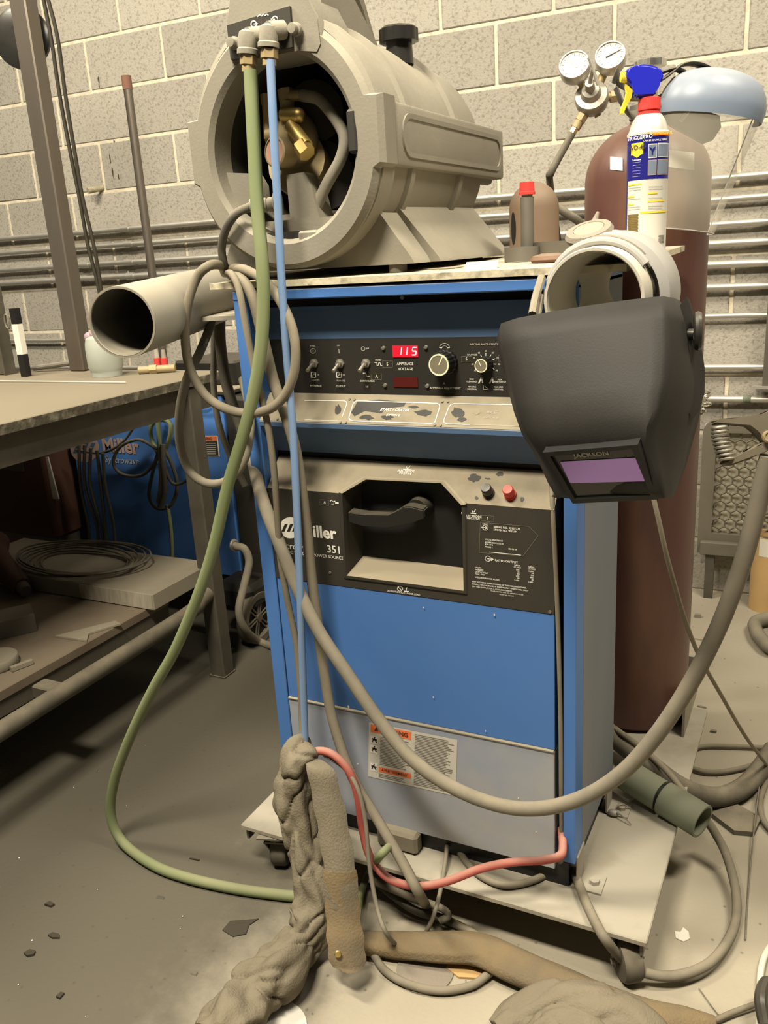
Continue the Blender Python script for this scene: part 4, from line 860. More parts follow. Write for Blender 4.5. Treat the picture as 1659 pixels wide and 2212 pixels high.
# ---------------- regulator ----------------
pn=(CF.x,CF.y,0); pp=(TX-.09,TY-.02,0)
rg=lambda x,y,o=0.0: at(x,y,n=pn,p=pp)-CF*o
reg=thing('gas_regulator','steel gas regulator with two white dial gauges above the cylinder','regulator',rg(1275,255))
fd=(-CF+Vector((-.22,0,.12))-CR*.12).normalized()
def gauge(x,y,r,na,blk):
    c=rg(x,y,.02); R=pxm(r,c); bm=B(); lathe(bm,[(R*.5,-.022),(R*.97,-.020),(R,-.016),(R,.004),(R*.96,.007),(R*.9,.007),(R*.9,.003),(0,.003)],c,fd,32,ends=False); g_=obj('dial_gauge',bm,MAT['galv'],reg)
    bm=B(); lathe(bm,[(R*.9,.0034),(0,.0034)],c,fd,32,ends=False); obj('dial_face',bm,MAT['dial_white'],g_)
    s=CR-fd*CR.dot(fd); s.normalize(); u=fd.cross(s)*-1; u=s.cross(fd)*-1; u=-CD-fd*(-CD).dot(fd); u.normalize()
    e=s*math.cos(na)+u*math.sin(na); q=Vector((-0,0,0)); w=(u*math.cos(na)-s*math.sin(na))*R*.035; o=c+fd*.0045
    bm=B(); bm.faces.new([bm.verts.new(v) for v in (o-e*R*.3-w*1.5,o+e*R*.75-w*.6,o+e*R*.75+w*.6,o-e*R*.3+w*1.5)]); obj('needle',bm,MAT['label_black' if blk else 'steel'],g_,smooth=False)
    for k in range(11):
        a=math.radians(225-27*k); e=s*math.cos(a)+u*math.sin(a); w=(u*math.cos(a)-s*math.sin(a))*R*.02; bm=B(); bm.faces.new([bm.verts.new(v) for v in (o-fd*.0008+e*R*.66-w,o-fd*.0008+e*R*.8-w,o-fd*.0008+e*R*.8+w,o-fd*.0008+e*R*.66+w)]); obj('tick_mark',bm,MAT['label_text'],g_,smooth=False)
gauge(1236,153,33,math.radians(130),False); gauge(1313,133,33,math.radians(20),True)
c=rg(1275,212,.01); Rr=pxm(36,c)
bm=B(); lathe(bm,[(Rr*.8,-.03),(Rr*.95,-.024),(Rr,-.01),(Rr,.0),(Rr*.93,.005),(Rr*.62,.008),(Rr*.5,.022),(Rr*.3,.026),(Rr*.24,.045),(0,.045)],c,fd,36,ends=False); obj('regulator_body',bm,MAT['steel'],reg)
for i in range(18):
    pass
a=c+fd*.05; bm=B(); tube(bm,[rg(1253,165,.075),rg(1262,187,.075),rg(1273,222,.075)],.0032,8,3); cyl(bm,c+fd*.04,rg(1262,187,.075),.004,None,10); obj('adjusting_handle',bm,MAT['steel'],reg)
bm=B(); cyl(bm,c-fd*.012,rg(1246,166,.0),.008,None,12); cyl(bm,c-fd*.012,rg(1309,150,.0),.0085,None,12); obj('gauge_stems',bm,MAT['brass_dusty'],reg)
bm=B(); cyl(bm,c-fd*.012,rg(1335,207,.0),.0085,None,12); cyl(bm,rg(1318,210),rg(1338,207),.012,None,6); obj('inlet_stem',bm,MAT['brass_dusty'],reg)
bm=B(); cyl(bm,rg(1262,245,.0),rg(1252,262,.0),.012,None,6); cyl(bm,rg(1252,262,.0),rg(1243,277,.0),.010,None,12); obj('outlet_nut',bm,MAT['brass_dusty'],reg); bm=B(); cyl(bm,rg(1243,276),rg(1236,288),.0085,None,6); obj('hose_nut',bm,MAT['brass'],reg)
bm=B(); cyl(bm,rg(1287,240),rg(1292,252),.007,None,10); obj('relief_plug',bm,MAT['brass_dusty'],reg)
tube_obj('gas_hose',[rg(1238,285),rg(1228,303),rg(1205,345),rg(1190,375),rg(1180,398)+Vector((0,.03,0)),Vector((TX-.20,TY+.05,1.20)),Vector((TX-.20,TY+.08,1.0)),Vector((TX-.16,TY+.17,.7)),Vector((TX-.1,TY+.17,.3)),Vector((TX-.1,TY+.2,PZ+.01))],.0078,MAT['hose_dark'],label='dark gas hose running down from the regulator behind the machine',cat='hose')
tube_obj('gas_hose',[at(1205,448,Y=.50),at(1225,462,Y=.50),at(1255,484,Y=.52),at(1290,512,Y=.60)+Vector((0,0,-.03)),Vector((TX-.19,TY+.1,.9)),Vector((TX-.19,TY+.1,PZ+.01))],.0085,MAT['hose_dark'],label='short dark hose slanting behind the brown valve guard',cat='hose')
# ---------------- spray bottle ----------------
WY_=.29; wb=at(1394,530,Y=WY_); wx=wb.x; wz=zt(WY_)+.0005; wr=.0335
wd=thing('spray_bottle','blue and white lubricant spray bottle with blue trigger head and red collar','spray bottle',(wx,WY_,wz))
zz_=lambda y: at(1394,y,Y=WY_).z
z1=zz_(291)
bm=B(); lathe(bm,[(0,0),(wr-.002,0),(wr,.002),(wr,z1-wz-.003),(wr+.0012,z1-wz-.001),(wr+.0012,z1-wz+.001),(wr-.001,z1-wz+.003)],(wx,WY_,wz),(0,0,1),40,ends=False); obj('can_body',bm,MAT['can_white'],wd)
bm=B(); lathe(bm,[(wr-.001,0),(wr*.94,.004),(wr*.80,zz_(266)-z1),(wr*.66,zz_(256)-z1),(wr*.58,zz_(252)-z1),(0,zz_(252)-z1)],(wx,WY_,z1+.002),(0,0,1),36,ends=False); obj('shoulder',bm,MAT['can_metal'],wd)
bm=B(); nn=60; L=[[Vector((wx+math.cos(2*math.pi*i/nn)*r*(1-.03*(i%2)),WY_+math.sin(2*math.pi*i/nn)*r*(1-.03*(i%2)),z)) for i in range(nn)] for z,r in ((zz_(254),.0182),(zz_(244),.0185),(zz_(243),.0165),(zz_(240),.0165),(zz_(239),.0185),(zz_(214),.0178),(zz_(212),.015))]; loft(bm,L); obj('red_collar',bm,MAT['spray_red'],wd)
az=math.atan2(CAM.x-wx,CAM.y-WY_)
def cp_(name,u0,u1,y0,y1,m,o=.0004):
    """u in -1..1 across visible face (left to right)"""
    a0=az+math.asin(-max(-1,min(1,u0))); a1=az+math.asin(-max(-1,min(1,u1)))
    bm=B(); lathe(bm,[(wr+o,zz_(y1)-wz),(wr+o,zz_(y0)-wz)],(wx,WY_,wz),(0,0,1),12,ends=False,a0=min(a0,a1),a1=max(a0,a1)); return obj(name,bm,MAT[m],wd)
cp_('blue_band',-1,1,292,390,'blue_can'); cp_('blue_edge',-1,-.93,390,538,'blue_can')
cp_('orange_flash',.22,.98,287+4,299,'can_orange',.0007)
def ctx(s,u,y,hpx,m,o=.0012,bold=.01,al='CENTER'):
    a=az+math.asin(-u); d=Vector((math.sin(a),math.cos(a),0)); p=Vector((wx,WY_,zz_(y)))+d*(wr+o); size=pxm(hpx,p)/.7
    lettering(s,size,basis(p,Vector((0,0,1)).cross(d),(0,0,1)),MAT[m],wd,bold,align=al)
ctx('TRIGGER',-.55,301,7.5,'white_ink'); ctx('PRO',-.02,300,7.5,'white_ink'); ctx('NON-AEROSOL',.52,294,6,'can_yellow',.0022)
ctx('CAN BE ON MULTIPLE',.3,309,3.6,'white_ink')
cp_('yellow_shield',-.78,-.22,311,336,'can_yellow',.0008)
bm=B(); a=az+math.asin(.5); d=Vector((math.sin(a),math.cos(a),0)); t_=Vector((0,0,1)).cross(d); q=Vector((wx,WY_,zz_(335)))+d*(wr+.0006); w=.0095
bm.faces.new([bm.verts.new(v) for v in (q-t_*w,q+t_*w,q-Vector((0,0,.0055)))]); obj('shield_tip',bm,MAT['can_yellow'],wd)
ctx('WD-40',-.5,321,9.5,'label_black',.0016,.02)
ctx('Lubricates',-.5,347,3.4,'white_ink')
for i in range(6): ctx(('Lowest bond, WD-40','Smooth Blow in a','Sustained Use','Extended','Stray Trigger','Perfect for Areas')[i] if False else '—'*6,-.5,352+i*6,2.2,'white_ink')
for u0,u1,y0,y1 in ((.02,.42,316,346),(.46,.95,315,345),(.02,.42,350,382),(.46,.95,349,382)): cp_('picture_panel',u0,u1,y0,y1,'can_white' if y0<330 else 'logo_pink',.0006)
for u0,u1,y0,y1 in ((.04,.40,318,344),(.48,.93,317,343),(.04,.40,352,380),(.48,.93,351,380)): cp_('picture',u0,u1,y0,y1,'visor_blue',.0008)
ctx('Y',.2,332,14,'blue_can',.0016,.03)
for u0,u1,y in ((-.9,-.25,399),(-.9,-.6,424),(.05,.5,420),(-.9,-.6,441),(.05,.85,437)): cp_('yellow_line',u0,u1,y-1.6,y+1.6,'can_yellow',.0006)
cp_('yellow_line',-.3,.95,458,462,'can_yellow',.0006)
for y in (405,410,429,446,451): cp_('grey_line',-.88,-.3,y,y+1,'pale_cord',.0006); cp_('grey_line',.08,.75,y+1,y+2,'pale_cord',.0006)
for i in range(12): cp_('thread_print',-.88+.02*(i%2),-.36-.02*(i%2),462+i*3.6,464.4+i*3.6,'brass',.0008)
for i in range(7): cp_('bar_code',.62,.9,510+i*2.6,511.2+i*2.6,'label_text',.0006)
ctx('PRO 2 IN 1',.2,517,3.2,'label_text'); 
# trigger head
yw=WY_
hp=[(1349,168),(1347,160),(1352,149),(1366,146),(1380,141),(1398,142),(1420,148),(1430,160),(1430,170),(1426,178),(1416,182),(1412,192),(1413,211),(1369,213),(1372,205),(1368,196),(1354,182)]
fwd=CF.copy(); fwd.z=0; fwd.normalize(); hd=fwd*.0
bm=B(); pl_=[at(x,y,n=(CF.x,CF.y,0),p=(wx,WY_,0)) for x,y in hp]; prism(bm,[q-fwd*.013 for q in pl_],fwd*.026); bmesh.ops.bevel(bm,geom=[e for e in bm.edges],offset=.004,segments=3,affect='EDGES'); obj('trigger_head',bm,MAT['sprayer_blue'],wd,ang=60)
hp=[(1349,182),(1357,188),(1365,196),(1362,212),(1352,230),(1345,246),(1340,246),(1341,236),(1350,214),(1353,200)]
bm=B(); pl_=[at(x,y,n=(CF.x,CF.y,0),p=(wx,WY_,0)) for x,y in hp]; prism(bm,[q-fwd*.005 for q in pl_],fwd*.010); obj('trigger',bm,MAT['can_yellow'],wd)
bm=B(); q=at(1346,167,n=(CF.x,CF.y,0),p=(wx,WY_,0)); cyl(bm,q+CR*.006,q-CR*.004,.009,.0075,14); obj('nozzle',bm,MAT['can_yellow'],wd)
# ---------------- face shield ----------------
fsn=(CF.x,CF.y,0); fsp=(TX+.02,TY-.20,0)
F=lambda x,y: at(x,y,n=fsn,p=fsp)
fs=thing('face_shield','clear face shield with blue grey crown hung on the cylinder top','face shield',F(1480,500))
A0=F(1530,245); A1=F(1478,500); Ax=(A1-A0).normalized()
U=(F(1640,268)-F(1432,205)); RU=U.length/2; U=(U-Ax*U.dot(Ax)).normalized(); V=-(Ax.cross(U)); 
if V.dot(-CF)<0: V=-V
def arc(c,ru,rv,n=28,a0=-18,a1=198): return [c+U*(ru*math.cos(math.radians(a0+(a1-a0)*i/n)))+V*(rv*math.sin(math.radians(a0+(a1-a0)*i/n))) for i in range(n+1)]
cmid=(F(1640,268)+F(1432,205))/2
bm=B(); L=[]
for k in range(8):
    s=k/7; c=cmid.lerp(A1,s); ru=RU*(1.0-.42*s)*(.98); L.append(arc(c+Ax*0,ru,RU*(.72-.12*s)))
loft(bm,L,close=False); obj('clear_visor',bm,MAT['clear'],fs)
bm=B(); tube(bm,L[-1],.0012,6,1,raw=True); tube(bm,[l[0] for l in L],.0012,6,1,raw=True); tube(bm,[l[-1] for l in L],.0012,6,1,raw=True); obj('visor_edge',bm,MAT['pale_cord'],fs)
bm=B(); L=[]
for k,(s,h) in enumerate(((1.0,.018),(1.03,0.0),(1.02,-.012),(.97,-.028),(.86,-.046),(.68,-.058),(.42,-.066),(.15,-.069))):
    L.append(arc(cmid+Ax*h+U*(0),RU*s,RU*.74*s,28))
loft(bm,L,close=False); obj('crown',bm,MAT['visor_blue'],fs,ang=60)
for x,y in ((1618,260),(1527,222)):
    q=F(x,y)-CF*.03; bm=B(); cyl(bm,q,q-CF*.006,.006,.005,12); obj('crown_knob',bm,MAT['strap'],fs)
bm=B(); tube(bm,[F(1400,190),F(1440,165),F(1470,142),F(1500,138),F(1530,150),F(1552,176)],.019,8,6,flat=.16); tube(bm,[F(1420,160),F(1460,150),F(1490,170),F(1480,195)],.016,8,6,flat=.2); obj('head_strap',bm,MAT['strap'],fs,ang=60)
bm=B(); tube(bm,[F(1325,180),F(1332,160),F(1350,150)+CF*.04,F(1390,165)+CF*.05],.012,8,6,flat=.25); tube(bm,[F(1330,190),F(1345,225),F(1380,235)+CF*.03,F(1430,215)],.017,8,6,flat=.25); obj('head_band',bm,MAT['strap'],fs,ang=60)
bm=B(); T=[F(1432,212),F(1480,222),F(1555,250),F(1558,275),F(1542,300),F(1520,308),F(1450,270),F(1428,250)]; prism(bm,[q-V*.0 for q in T],CF*.008); obj('brow_plate',bm,MAT['strap'],fs)
bm=B(); tube(bm,[F(1500,222)-CF*.02,F(1480,250)-CF*.02,F(1462,272)-CF*.02],.004,6,3); obj('brow_strut',bm,MAT['pale_cord'],fs)
# ---------------- cap, ring, stub, discs on the board ----------------
p=at(1154,500,Y=.40); z0=zt(.40)
cc=thing('valve_guard','rusty brown bell-shaped valve guard with a slot, on the board','valve guard',(p.x,.40,z0))
hC=at(1154,393,Y=.40).z-z0; rC=.0475
bm=B(); lathe(bm,[(rC,0),(rC,hC*.66)]+[(rC*math.cos(math.radians(a)),hC*.66+hC*.34*math.sin(math.radians(a))) for a in (15,30,45,60,72,82)]+[(0,hC)],(p.x,.40,z0),(0,0,1),40,ends=False); obj('dome',bm,MAT['rust_brown'],cc)
bm=B(); a=math.atan2(CAM.x-p.x,CAM.y-.40)+math.radians(56)
rows=[]
for k in range(17):
    v=k/16*2*math.pi; aa=a+.17*math.cos(v); zz=z0+hC*.40+hC*.22*math.sin(v)*(1.0); rows.append(bm.verts.new((p.x+math.sin(aa)*(rC+.0006),.40+math.cos(aa)*(rC+.0006),zz)))
bm.faces.new(rows[:-1]); obj('slot',bm,MAT['black'],cc)
p=at(1130,563,Z=zt(.22)); yR=p.y; p=Vector((at(1130,560,Y=.24).x,.24,zt(.24)))
rg_=thing('pipe_ring','short dark steel pipe ring on the board beside the brown valve guard','pipe ring',p); rr_=pxm(40,p); hr=pxm(30,p)
bm=B(); lathe(bm,[(rr_,0),(rr_,hr),(rr_-.004,hr),(rr_-.004,0)],p+Vector((0,0,.0005)),(0,0,1),32,ends=False); bm.faces.ensure_lookup_table(); obj('ring',bm,MAT['steel_dark'],rg_)
p=p+Vector((.006,.008,0)); zt1=at(1144,420,Y=.248).z; zt2=at(1144,393,Y=.248).z
st=thing('capped_tube','slim grey tube with a red cap standing inside the dark pipe ring','tube',p); rs=pxm(14.5,p)
bm=B(); cyl(bm,p+Vector((0,0,.001)),Vector((p.x,p.y,zt1-.004)),rs,None,20); obj('tube_body',bm,MAT['steel_dark'],st)
bm=B(); cyl(bm,Vector((p.x,p.y,zt1-.008)),Vector((p.x,p.y,zt1+.002)),rs*.8,None,16); obj('label_band',bm,MAT['board'],st)
bm=B(); lathe(bm,[(rs*1.2,0),(rs*1.2,.004),(rs*1.1,.005),(rs*1.05,zt2-zt1)],(p.x,p.y,zt1),(0,0,1),10); obj('red_cap',bm,MAT['spray_red'],st)
p=Vector((at(1205,530,Y=.27).x,.27,zt(.27)+.0005)); bm=B(); lathe(bm,[(0,0),(.040,0),(.044,.03),(.042,.03),(.038,.003),(0,.003)],p,(0,0,1),32,ends=False); obj('metal_dish',bm,MAT['steel_dark'],None,label='dark shallow metal dish on the board behind the discs',cat='dish')
p=Vector((at(1188,560,Y=.16).x,.16,zt(.16)+.0005)); bm=B(); lathe(bm,[(0,0),(.030,.0),(.033,.004),(.030,.010),(.014,.014),(0,.014)],p,(0,0,1),28,ends=False); obj('abrasive_disc',bm,MAT['rust_red'],None,label='dusty red abrasive disc lying flat on the board',cat='disc')
p=at(1022,565,Y=.06); p=Vector((at(1040,575,Y=.05).x,.05,zt(.05)+.004))
bm=B(); box(bm,(-.026,-.02,0),(.026,.02,.0015),Matrix.Translation(p)@Matrix.Rotation(.25,4,'Z')@Matrix.Rotation(math.radians(18),4,'X')); obj('wood_chip',bm,MAT['paper'],None,label='small pale card tilted on the front edge of the board',cat='card')
p=Vector((.03,.12,zt(.12)+.0006)); bm=B(); box(bm,(-.06,-.02,0),(.05,.02,.001),Matrix.Translation(p)@Matrix.Rotation(-.1,4,'Z')@Matrix.Rotation(.024,4,'X')); obj('dusty_sheet',bm,MAT['board'],None,label='thin dusty sheet lying on the board beside the pump skid',cat='sheet')
# ---------------- right pipe holder on the machine side ----------------
ph=thing('pipe_holder','pale short pipe stub on the upper right of the machine, ringed with grey cord','pipe holder',(.36,-.02,1.10))
c0=at(1281,650,Y=-.12); ax=Vector((.04,1,.03)).normalized(); Rf=pxm(112,c0)
bm=B(); lathe(bm,[(Rf*.90,.004),(Rf*.93,0),(Rf*.98,0),(Rf,.004),(Rf,.105),(Rf*.62,.23),(Rf*.56,.23),(Rf*.60,.20),(Rf*.90,.10),(Rf*.90,.004)],c0,ax,56,ends=False); obj('pipe',bm,MAT['pvc'],ph)
bm=B(); lathe(bm,[(Rf*1.02,.04),(Rf*1.20,.045),(Rf*1.24,.055),(Rf*1.24,.105),(Rf*1.20,.112),(Rf*1.02,.112)],c0+CR*.008,ax,56,ends=False); obj('outer_sleeve',bm,MAT['pale_cord'],ph)
def coil(a0,a1,k,off,r,m,nm):
    s,t_,d=frame(ax); P=[c0+ax*off(j/24)+(s*math.cos(math.radians(a0+(a1-a0)*j/24))+t_*math.sin(math.radians(a0+(a1-a0)*j/24)))*Rf*k(j/24) for j in range(25)]
    bm=B(); tube(bm,P,r,10,1,raw=True); obj(nm,bm,MAT[m],ph)
coil(35,185,lambda t:1.06+.06*t,lambda t:.035+.01*t,.006,'pale_cord','cord_turn'); coil(30,190,lambda t:1.10+.04*t,lambda t:.05,.0055,'hose_grey','cord_turn'); coil(60,200,lambda t:1.17,lambda t:.075,.007,'pale_cord','cord_turn')
bm=B(); box(bm,(.3150,.02,1.09),(.345,.10,1.16)); obj('weld_bracket',bm,MAT['pvc'],ph)
# flap disc resting on the sleeve
p=at(1273,503,Y=-.045); dd=(Vector((-.10,-.42,1))).normalized(); bm=B(); lathe(bm,[(0,-.004),(.020,-.004),(.032,-.006),(.034,.0),(.031,.006),(.022,.007),(.020,.003),(0,.003)],p,dd,40,ends=False); fdisc=thing('flap_disc','worn flap disc with pink centre resting on top of the pale pipe','disc',p)
obj('abrasive_rim',bm,MAT['disc_grey'],fdisc); bm=B(); lathe(bm,[(.021,.0065),(0,.0045)],p,dd,32,ends=False); obj('pink_hub',bm,MAT['disc_pink'],fdisc); bm=B(); q=p+Vector((.0,.028,.012)); cyl(bm,q,q+Vector((.004,.006,.016)),.006,.002,8); obj('torn_flap',bm,MAT['disc_grey'],fdisc)
# ---------------- left pipe holder ----------------
n0=at(263,697,D=1.40); n1=at(480,632,D=1.86); ax=(n1-n0).normalized(); Rl=pxm(77,n0)
lp=thing('pipe_holder','big grey steel pipe jutting out left of the machine above the bench','pipe holder',n1+Vector((0,0,-Rl)))
L_=(n1-n0).length
bm=B(); lathe(bm,[(Rl*.93,.0),(Rl,.002),(Rl,L_),(Rl*.93,L_),(Rl*.93,.0)],n0,ax,56,ends=False,); obj('pipe',bm,MAT['pipe_grey'],lp)
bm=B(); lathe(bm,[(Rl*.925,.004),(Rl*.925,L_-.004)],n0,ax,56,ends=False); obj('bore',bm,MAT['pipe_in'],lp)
bm=B(); lathe(bm,[(Rl*.94,-.0005),(Rl*.995,-.0005)],n0,ax,56,ends=False); obj('cut_face',bm,MAT['alu_plate'],lp)
q0=at(430,648,Y=.10); bm=B(); T=[at(428,640,Y=.02),at(512,618,Y=.02),at(516,632,Y=.05),at(440,652,Y=.05)]; T=[Vector((-.3146,.02,1.165)),Vector((-.3146,.22,1.165)),Vector((n1.x+.02,.20,1.165)),Vector((n1.x+.06,-.02,1.165))]
prism(bm,T,(0,0,.008)); obj('weld_plate',bm,MAT['plate'],lp)
# ---------------- welding helmet ----------------
hm=thing('welding_helmet','black welding helmet with purple lens hanging from the pipe holder on the machine','helmet',at(1330,1075,D=1.08))
E1,E2,E3=CR,-CD,-CF
def hq(x,y,D): return at(x,y,D=D)
secs=[ # (L px, Ldepth, R px, Rdepth, S px, Sdepth)
 ((1086,694),1.130,(1436,640),1.030,(1476,664),1.165),
 ((1092,745),1.120,(1440,690),1.018,(1492,715),1.170),
 ((1105,810),1.110,(1441,760),1.008,(1505,775),1.175),
 ((1118,870),1.100,(1437,820),1.000,(1513,830),1.180),
 ((1134,925),1.092,(1424,880),0.996,(1514,870),1.182),
 ((1158,962),1.090,(1405,922),0.996,(1505,915),1.180),
 ((1178,994),1.098,(1402,955),1.004,(1495,950),1.178),
 ((1205,1036),1.110,(1420,1010),1.016,(1478,1010),1.172),
 ((1228,1066),1.118,(1432,1058),1.024,(1462,1052),1.168),
 ((1238,1074),1.124,(1436,1074),1.032,(1455,1068),1.168)]
loops=[]
for k,(l,ld,r,rd,s,sd) in enumerate(secs):
    l3=hq(*l,ld); r3=hq(*r,rd); s3=hq(*s,sd); lb=l3+CF*.10-CR*.004+ (s3-r3)*.2; row=[lb,l3.lerp(lb,.45),l3.lerp(lb,.12)]
    bul=.012 if k<5 else .004
    for i in range(1,10):
        t=i/10; q=l3.lerp(r3,t)-CF*bul*math.sin(math.pi*t); row.append(q)
    c1=l3.lerp(r3,.955); c2=r3.lerp(s3,.10); row+= [c1*.6+ (r3*.25+c1*.15), (c1+r3*2+c2)/4, c2]
    for t in (.3,.55,.8,1.0): row.append(r3.lerp(s3,t)-CF*(.010*math.sin(math.pi*t)))
    loops.append(row)
bm=B(); loft(bm,loops,close=False)
# bottom closing
bot=[bm.verts.new(q+CF*.05-CD*.004) for q in loops[-1]]
bm.verts.ensure_lookup_table()
n=len(loops[0]); base=[v for v in bm.verts][(len(loops)-1)*n:len(loops)*n]
for i in range(n-1): bm.faces.new((base[i],base[i+1],bot[i+1],bot[i]))
hs=obj('shell',bm,MAT['helmet'],hm,ang=50); md=hs.modifiers.new('thickness','SOLIDIFY'); md.thickness=.003; md.offset=0
# lens window on lower face
def hf(x,y,o=0.0):
    # plane of the lower face through three section points
    a=hq(1178,994,1.098); b=hq(1402,955,1.004); c=hq(1228,1066,1.118); nn=(b-a).cross(c-a).normalized()
    if nn.dot(CF)>0: nn=-nn
    return at(x,y,n=nn,p=a)+nn*o,nn
Q=[hf(x,y,.010)[0] for x,y in ((1196,971),(1372,955),(1412,1054),(1250,1064))]; nn=hf(1300,1000)[1]
Qo=[hf(x,y,.013)[0] for x,y in ((1180,964),(1384,946),(1428,1064),(1244,1074))]
bm=B(); loft(bm,[[q-nn*.016 for q in Qo],Qo,[q+nn*.004 for q in Q],[q-nn*.002 for q in Q]],cap0=False,cap1=False); obj('lens_frame',bm,MAT['black'],hm,ang=20)
bm=B(); bm.faces.new([bm.verts.new(q) for q in Q]); obj('cover_lens',bm,MAT['lens_dark'],hm,smooth=False)
bm=B(); bm.faces.new([bm.verts.new(hf(x,y,.0110)[0]) for x,y in ((1216,986),(1385,976),(1400,1027),(1238,1032))]); obj('purple_filter',bm,MAT['lens'],hm,smooth=False)
p,_=hf(1283,970,.0113); rdir=(hf(1372,955)[0]-hf(1196,971)[0]); lettering('JACKSON',pxm(9,p)/.6,basis(p,rdir,nn.cross(rdir)),MAT['pale_cord'],hm,.02,sx=1.25)
# ear flange and knob
bm=B(); T=[(1462,664),(1475,645),(1480,650),(1500,720),(1513,800),(1512,850),(1500,890),(1488,904),(1482,895),(1474,800)]
P3=[hq(x,y,1.150-.02*0) for x,y in T]; P3=[hq(x,y,1.10+ (x-1462)*.0010) for x,y in T]; prism(bm,[q-CF*.012 for q in P3],(CF*.006+CR*.004)); obj('ear_plate',bm,MAT['helmet'],hm)
k0=hq(1486,722,1.105); k1=hq(1512,718,1.10); kd=(CR*.95-CF*.30).normalized()
bm=B(); cyl(bm,hq(1484,722,1.11),hq(1500,722,1.105),.007,None,12); kb=obj('knob_stem',bm,MAT['black_gloss'],hm)
bm=B(); c=hq(1508,715,1.10); s,t_,d=frame(kd)
P=[c+CD*(-.020*math.cos(2*math.pi*i/18))+ (CD.cross(kd))*(.012*math.sin(2*math.pi*i/18)) for i in range(18)]; tube(bm,P+[P[0]],.0055,8,1,False,raw=True); obj('knob_ring',bm,MAT['black_gloss'],hm)
# headgear band inside, resting over the pipe
bm=B(); tube(bm,[hq(1150,680,1.16),hq(1158,640,1.19),hq(1170,600,1.22)],.006,8,4); tube(bm,[hq(1160,690,1.17),hq(1168,640,1.20)],.005,8,4); obj('headgear_strap',bm,MAT['hose_grey'],hm)
# ---------------- steel bench at the left ----------------
BZ=.955; BX=-.965; BY0,BY1=-.55,.80
bn=thing('steel_bench','heavy steel work bench with thick dusty top at the left','bench',(-1.5,.2,0))
bm=B(); box(bm,(-2.4,BY0,BZ-.024),(BX,BY1,BZ),None,.003); obj('bench_top',bm,[MAT['bench_top']],bn)
bm=B(); box(bm,(BX-.001,BY0,BZ-.024),(BX+.0015,BY1,BZ-.0015)); obj('flame_cut_edge',bm,MAT['bench_edge'],bn)
bm=B(); box(bm,(BX-.05,BY0,BZ-.105),(BX-.035,BY1-.02,BZ-.024)); box(bm,(-2.3,BY1-.05,BZ-.105),(BX-.05,BY1-.035,BZ-.024)); obj('apron',bm,MAT['bench_steel'],bn)
def leg(x,y):
    bm=B(); box(bm,(x-.027,y-.027,.004),(x+.027,y+.027,BZ-.03),None,.004); l=obj('leg',bm,MAT['bench_steel'],bn)
    bm=B(); box(bm,(x-.03,y-.03,0),(x+.03,y+.03,.006)); obj('leg_foot',bm,MAT['bench_steel'],l)
for x,y in ((-1.0,.665),(-2.25,.665),(-1.0,-.5),(-2.25,-.5)): leg(x,y)
rz=.27
bm=B(); tube(bm,[(-.998,.66,rz+.02),(-.995,.60,rz+.012),(-.985,.5,rz),(-.975,0.0,rz),(-.965,-.55,rz)],.023,14,5); obj('foot_rail',bm,MAT['bench_steel'],bn,ang=60)
bm=B(); box(bm,(-1.14,.0,rz-.02),(-.985,.045,rz+.015),None,.004); obj('rail_bracket',bm,MAT['bench_steel'],bn)
bm=B(); box(bm,(-2.2,-.5,.292),(-1.05,.52,.318),None,.002); obj('lower_shelf',bm,MAT['shelf_plate'],bn)
bm=B(); box(bm,(-2.2,.45,.25),(-1.06,.50,.292)); box(bm,(-1.10,-.5,.25),(-1.055,.52,.292)); obj('shelf_beam',bm,MAT['bench_steel'],bn)
SZ=.318
# on the shelf
bm=B(); box(bm,(-1.85,.42,SZ+.001),(-1.015,.70,SZ+.052),Matrix.Translation((0,0,0)),.003); t=thing('metal_slab','thick dusty metal slab with a bright sawn end on the lower bench shelf','slab',(-1.4,.55,SZ+.001)); obj('slab',bm,MAT['alu_plate'],t)
bm=B(); box(bm,(-1.30,.4185,SZ+.004),(-1.020,.4199,SZ+.050)); obj('sawn_face',bm,MAT['saw_cut'],t)
for k in range(9):
    pass
ct=thing('wire_coil','coil of thin dusty wire lying on the slab under the bench','wire coil',(-1.42,.53,SZ+.055))
r_=random.Random(5)
for k in range(7):
    P=[]; a0=r_.uniform(0,6)
    for i in range(25):
        a=a0+2*math.pi*i/24; rr=.13+.012*k+.01*math.sin(3*a+k); P.append((-1.42+rr*1.25*math.cos(a),.55+rr*.72*math.sin(a),SZ+.057+.004*k+.004*math.sin(2*a+k)))
    bm=B(); tube(bm,P,.0032,6,1,raw=True); obj('wire_turn',bm,MAT['hose_dark'],ct)
p=at(0,1440,Z=SZ+.001); p.z=SZ+.001; bm=B(); lathe(bm,[(0,0),(.055,0),(.057,.003),(.057,.022),(.055,.025),(0,.025)],p+Vector((-.015,0,0)),(0,0,1),36,ends=False); obj('round_blank',bm,MAT['alu_plate'],None,label='round metal blank on the lower bench shelf at the left edge',cat='blank')
p=at(48,1442,Z=SZ+.001); bm=B(); box(bm,(-.006,-.028,.001),(.006,.028,.014),Matrix.Translation((p.x,p.y,SZ))@Matrix.Rotation(-.3,4,'Z'),.001); obj('key_steel',bm,MAT['alu_plate'],None,label='short square bar beside the round blank on the shelf',cat='bar')
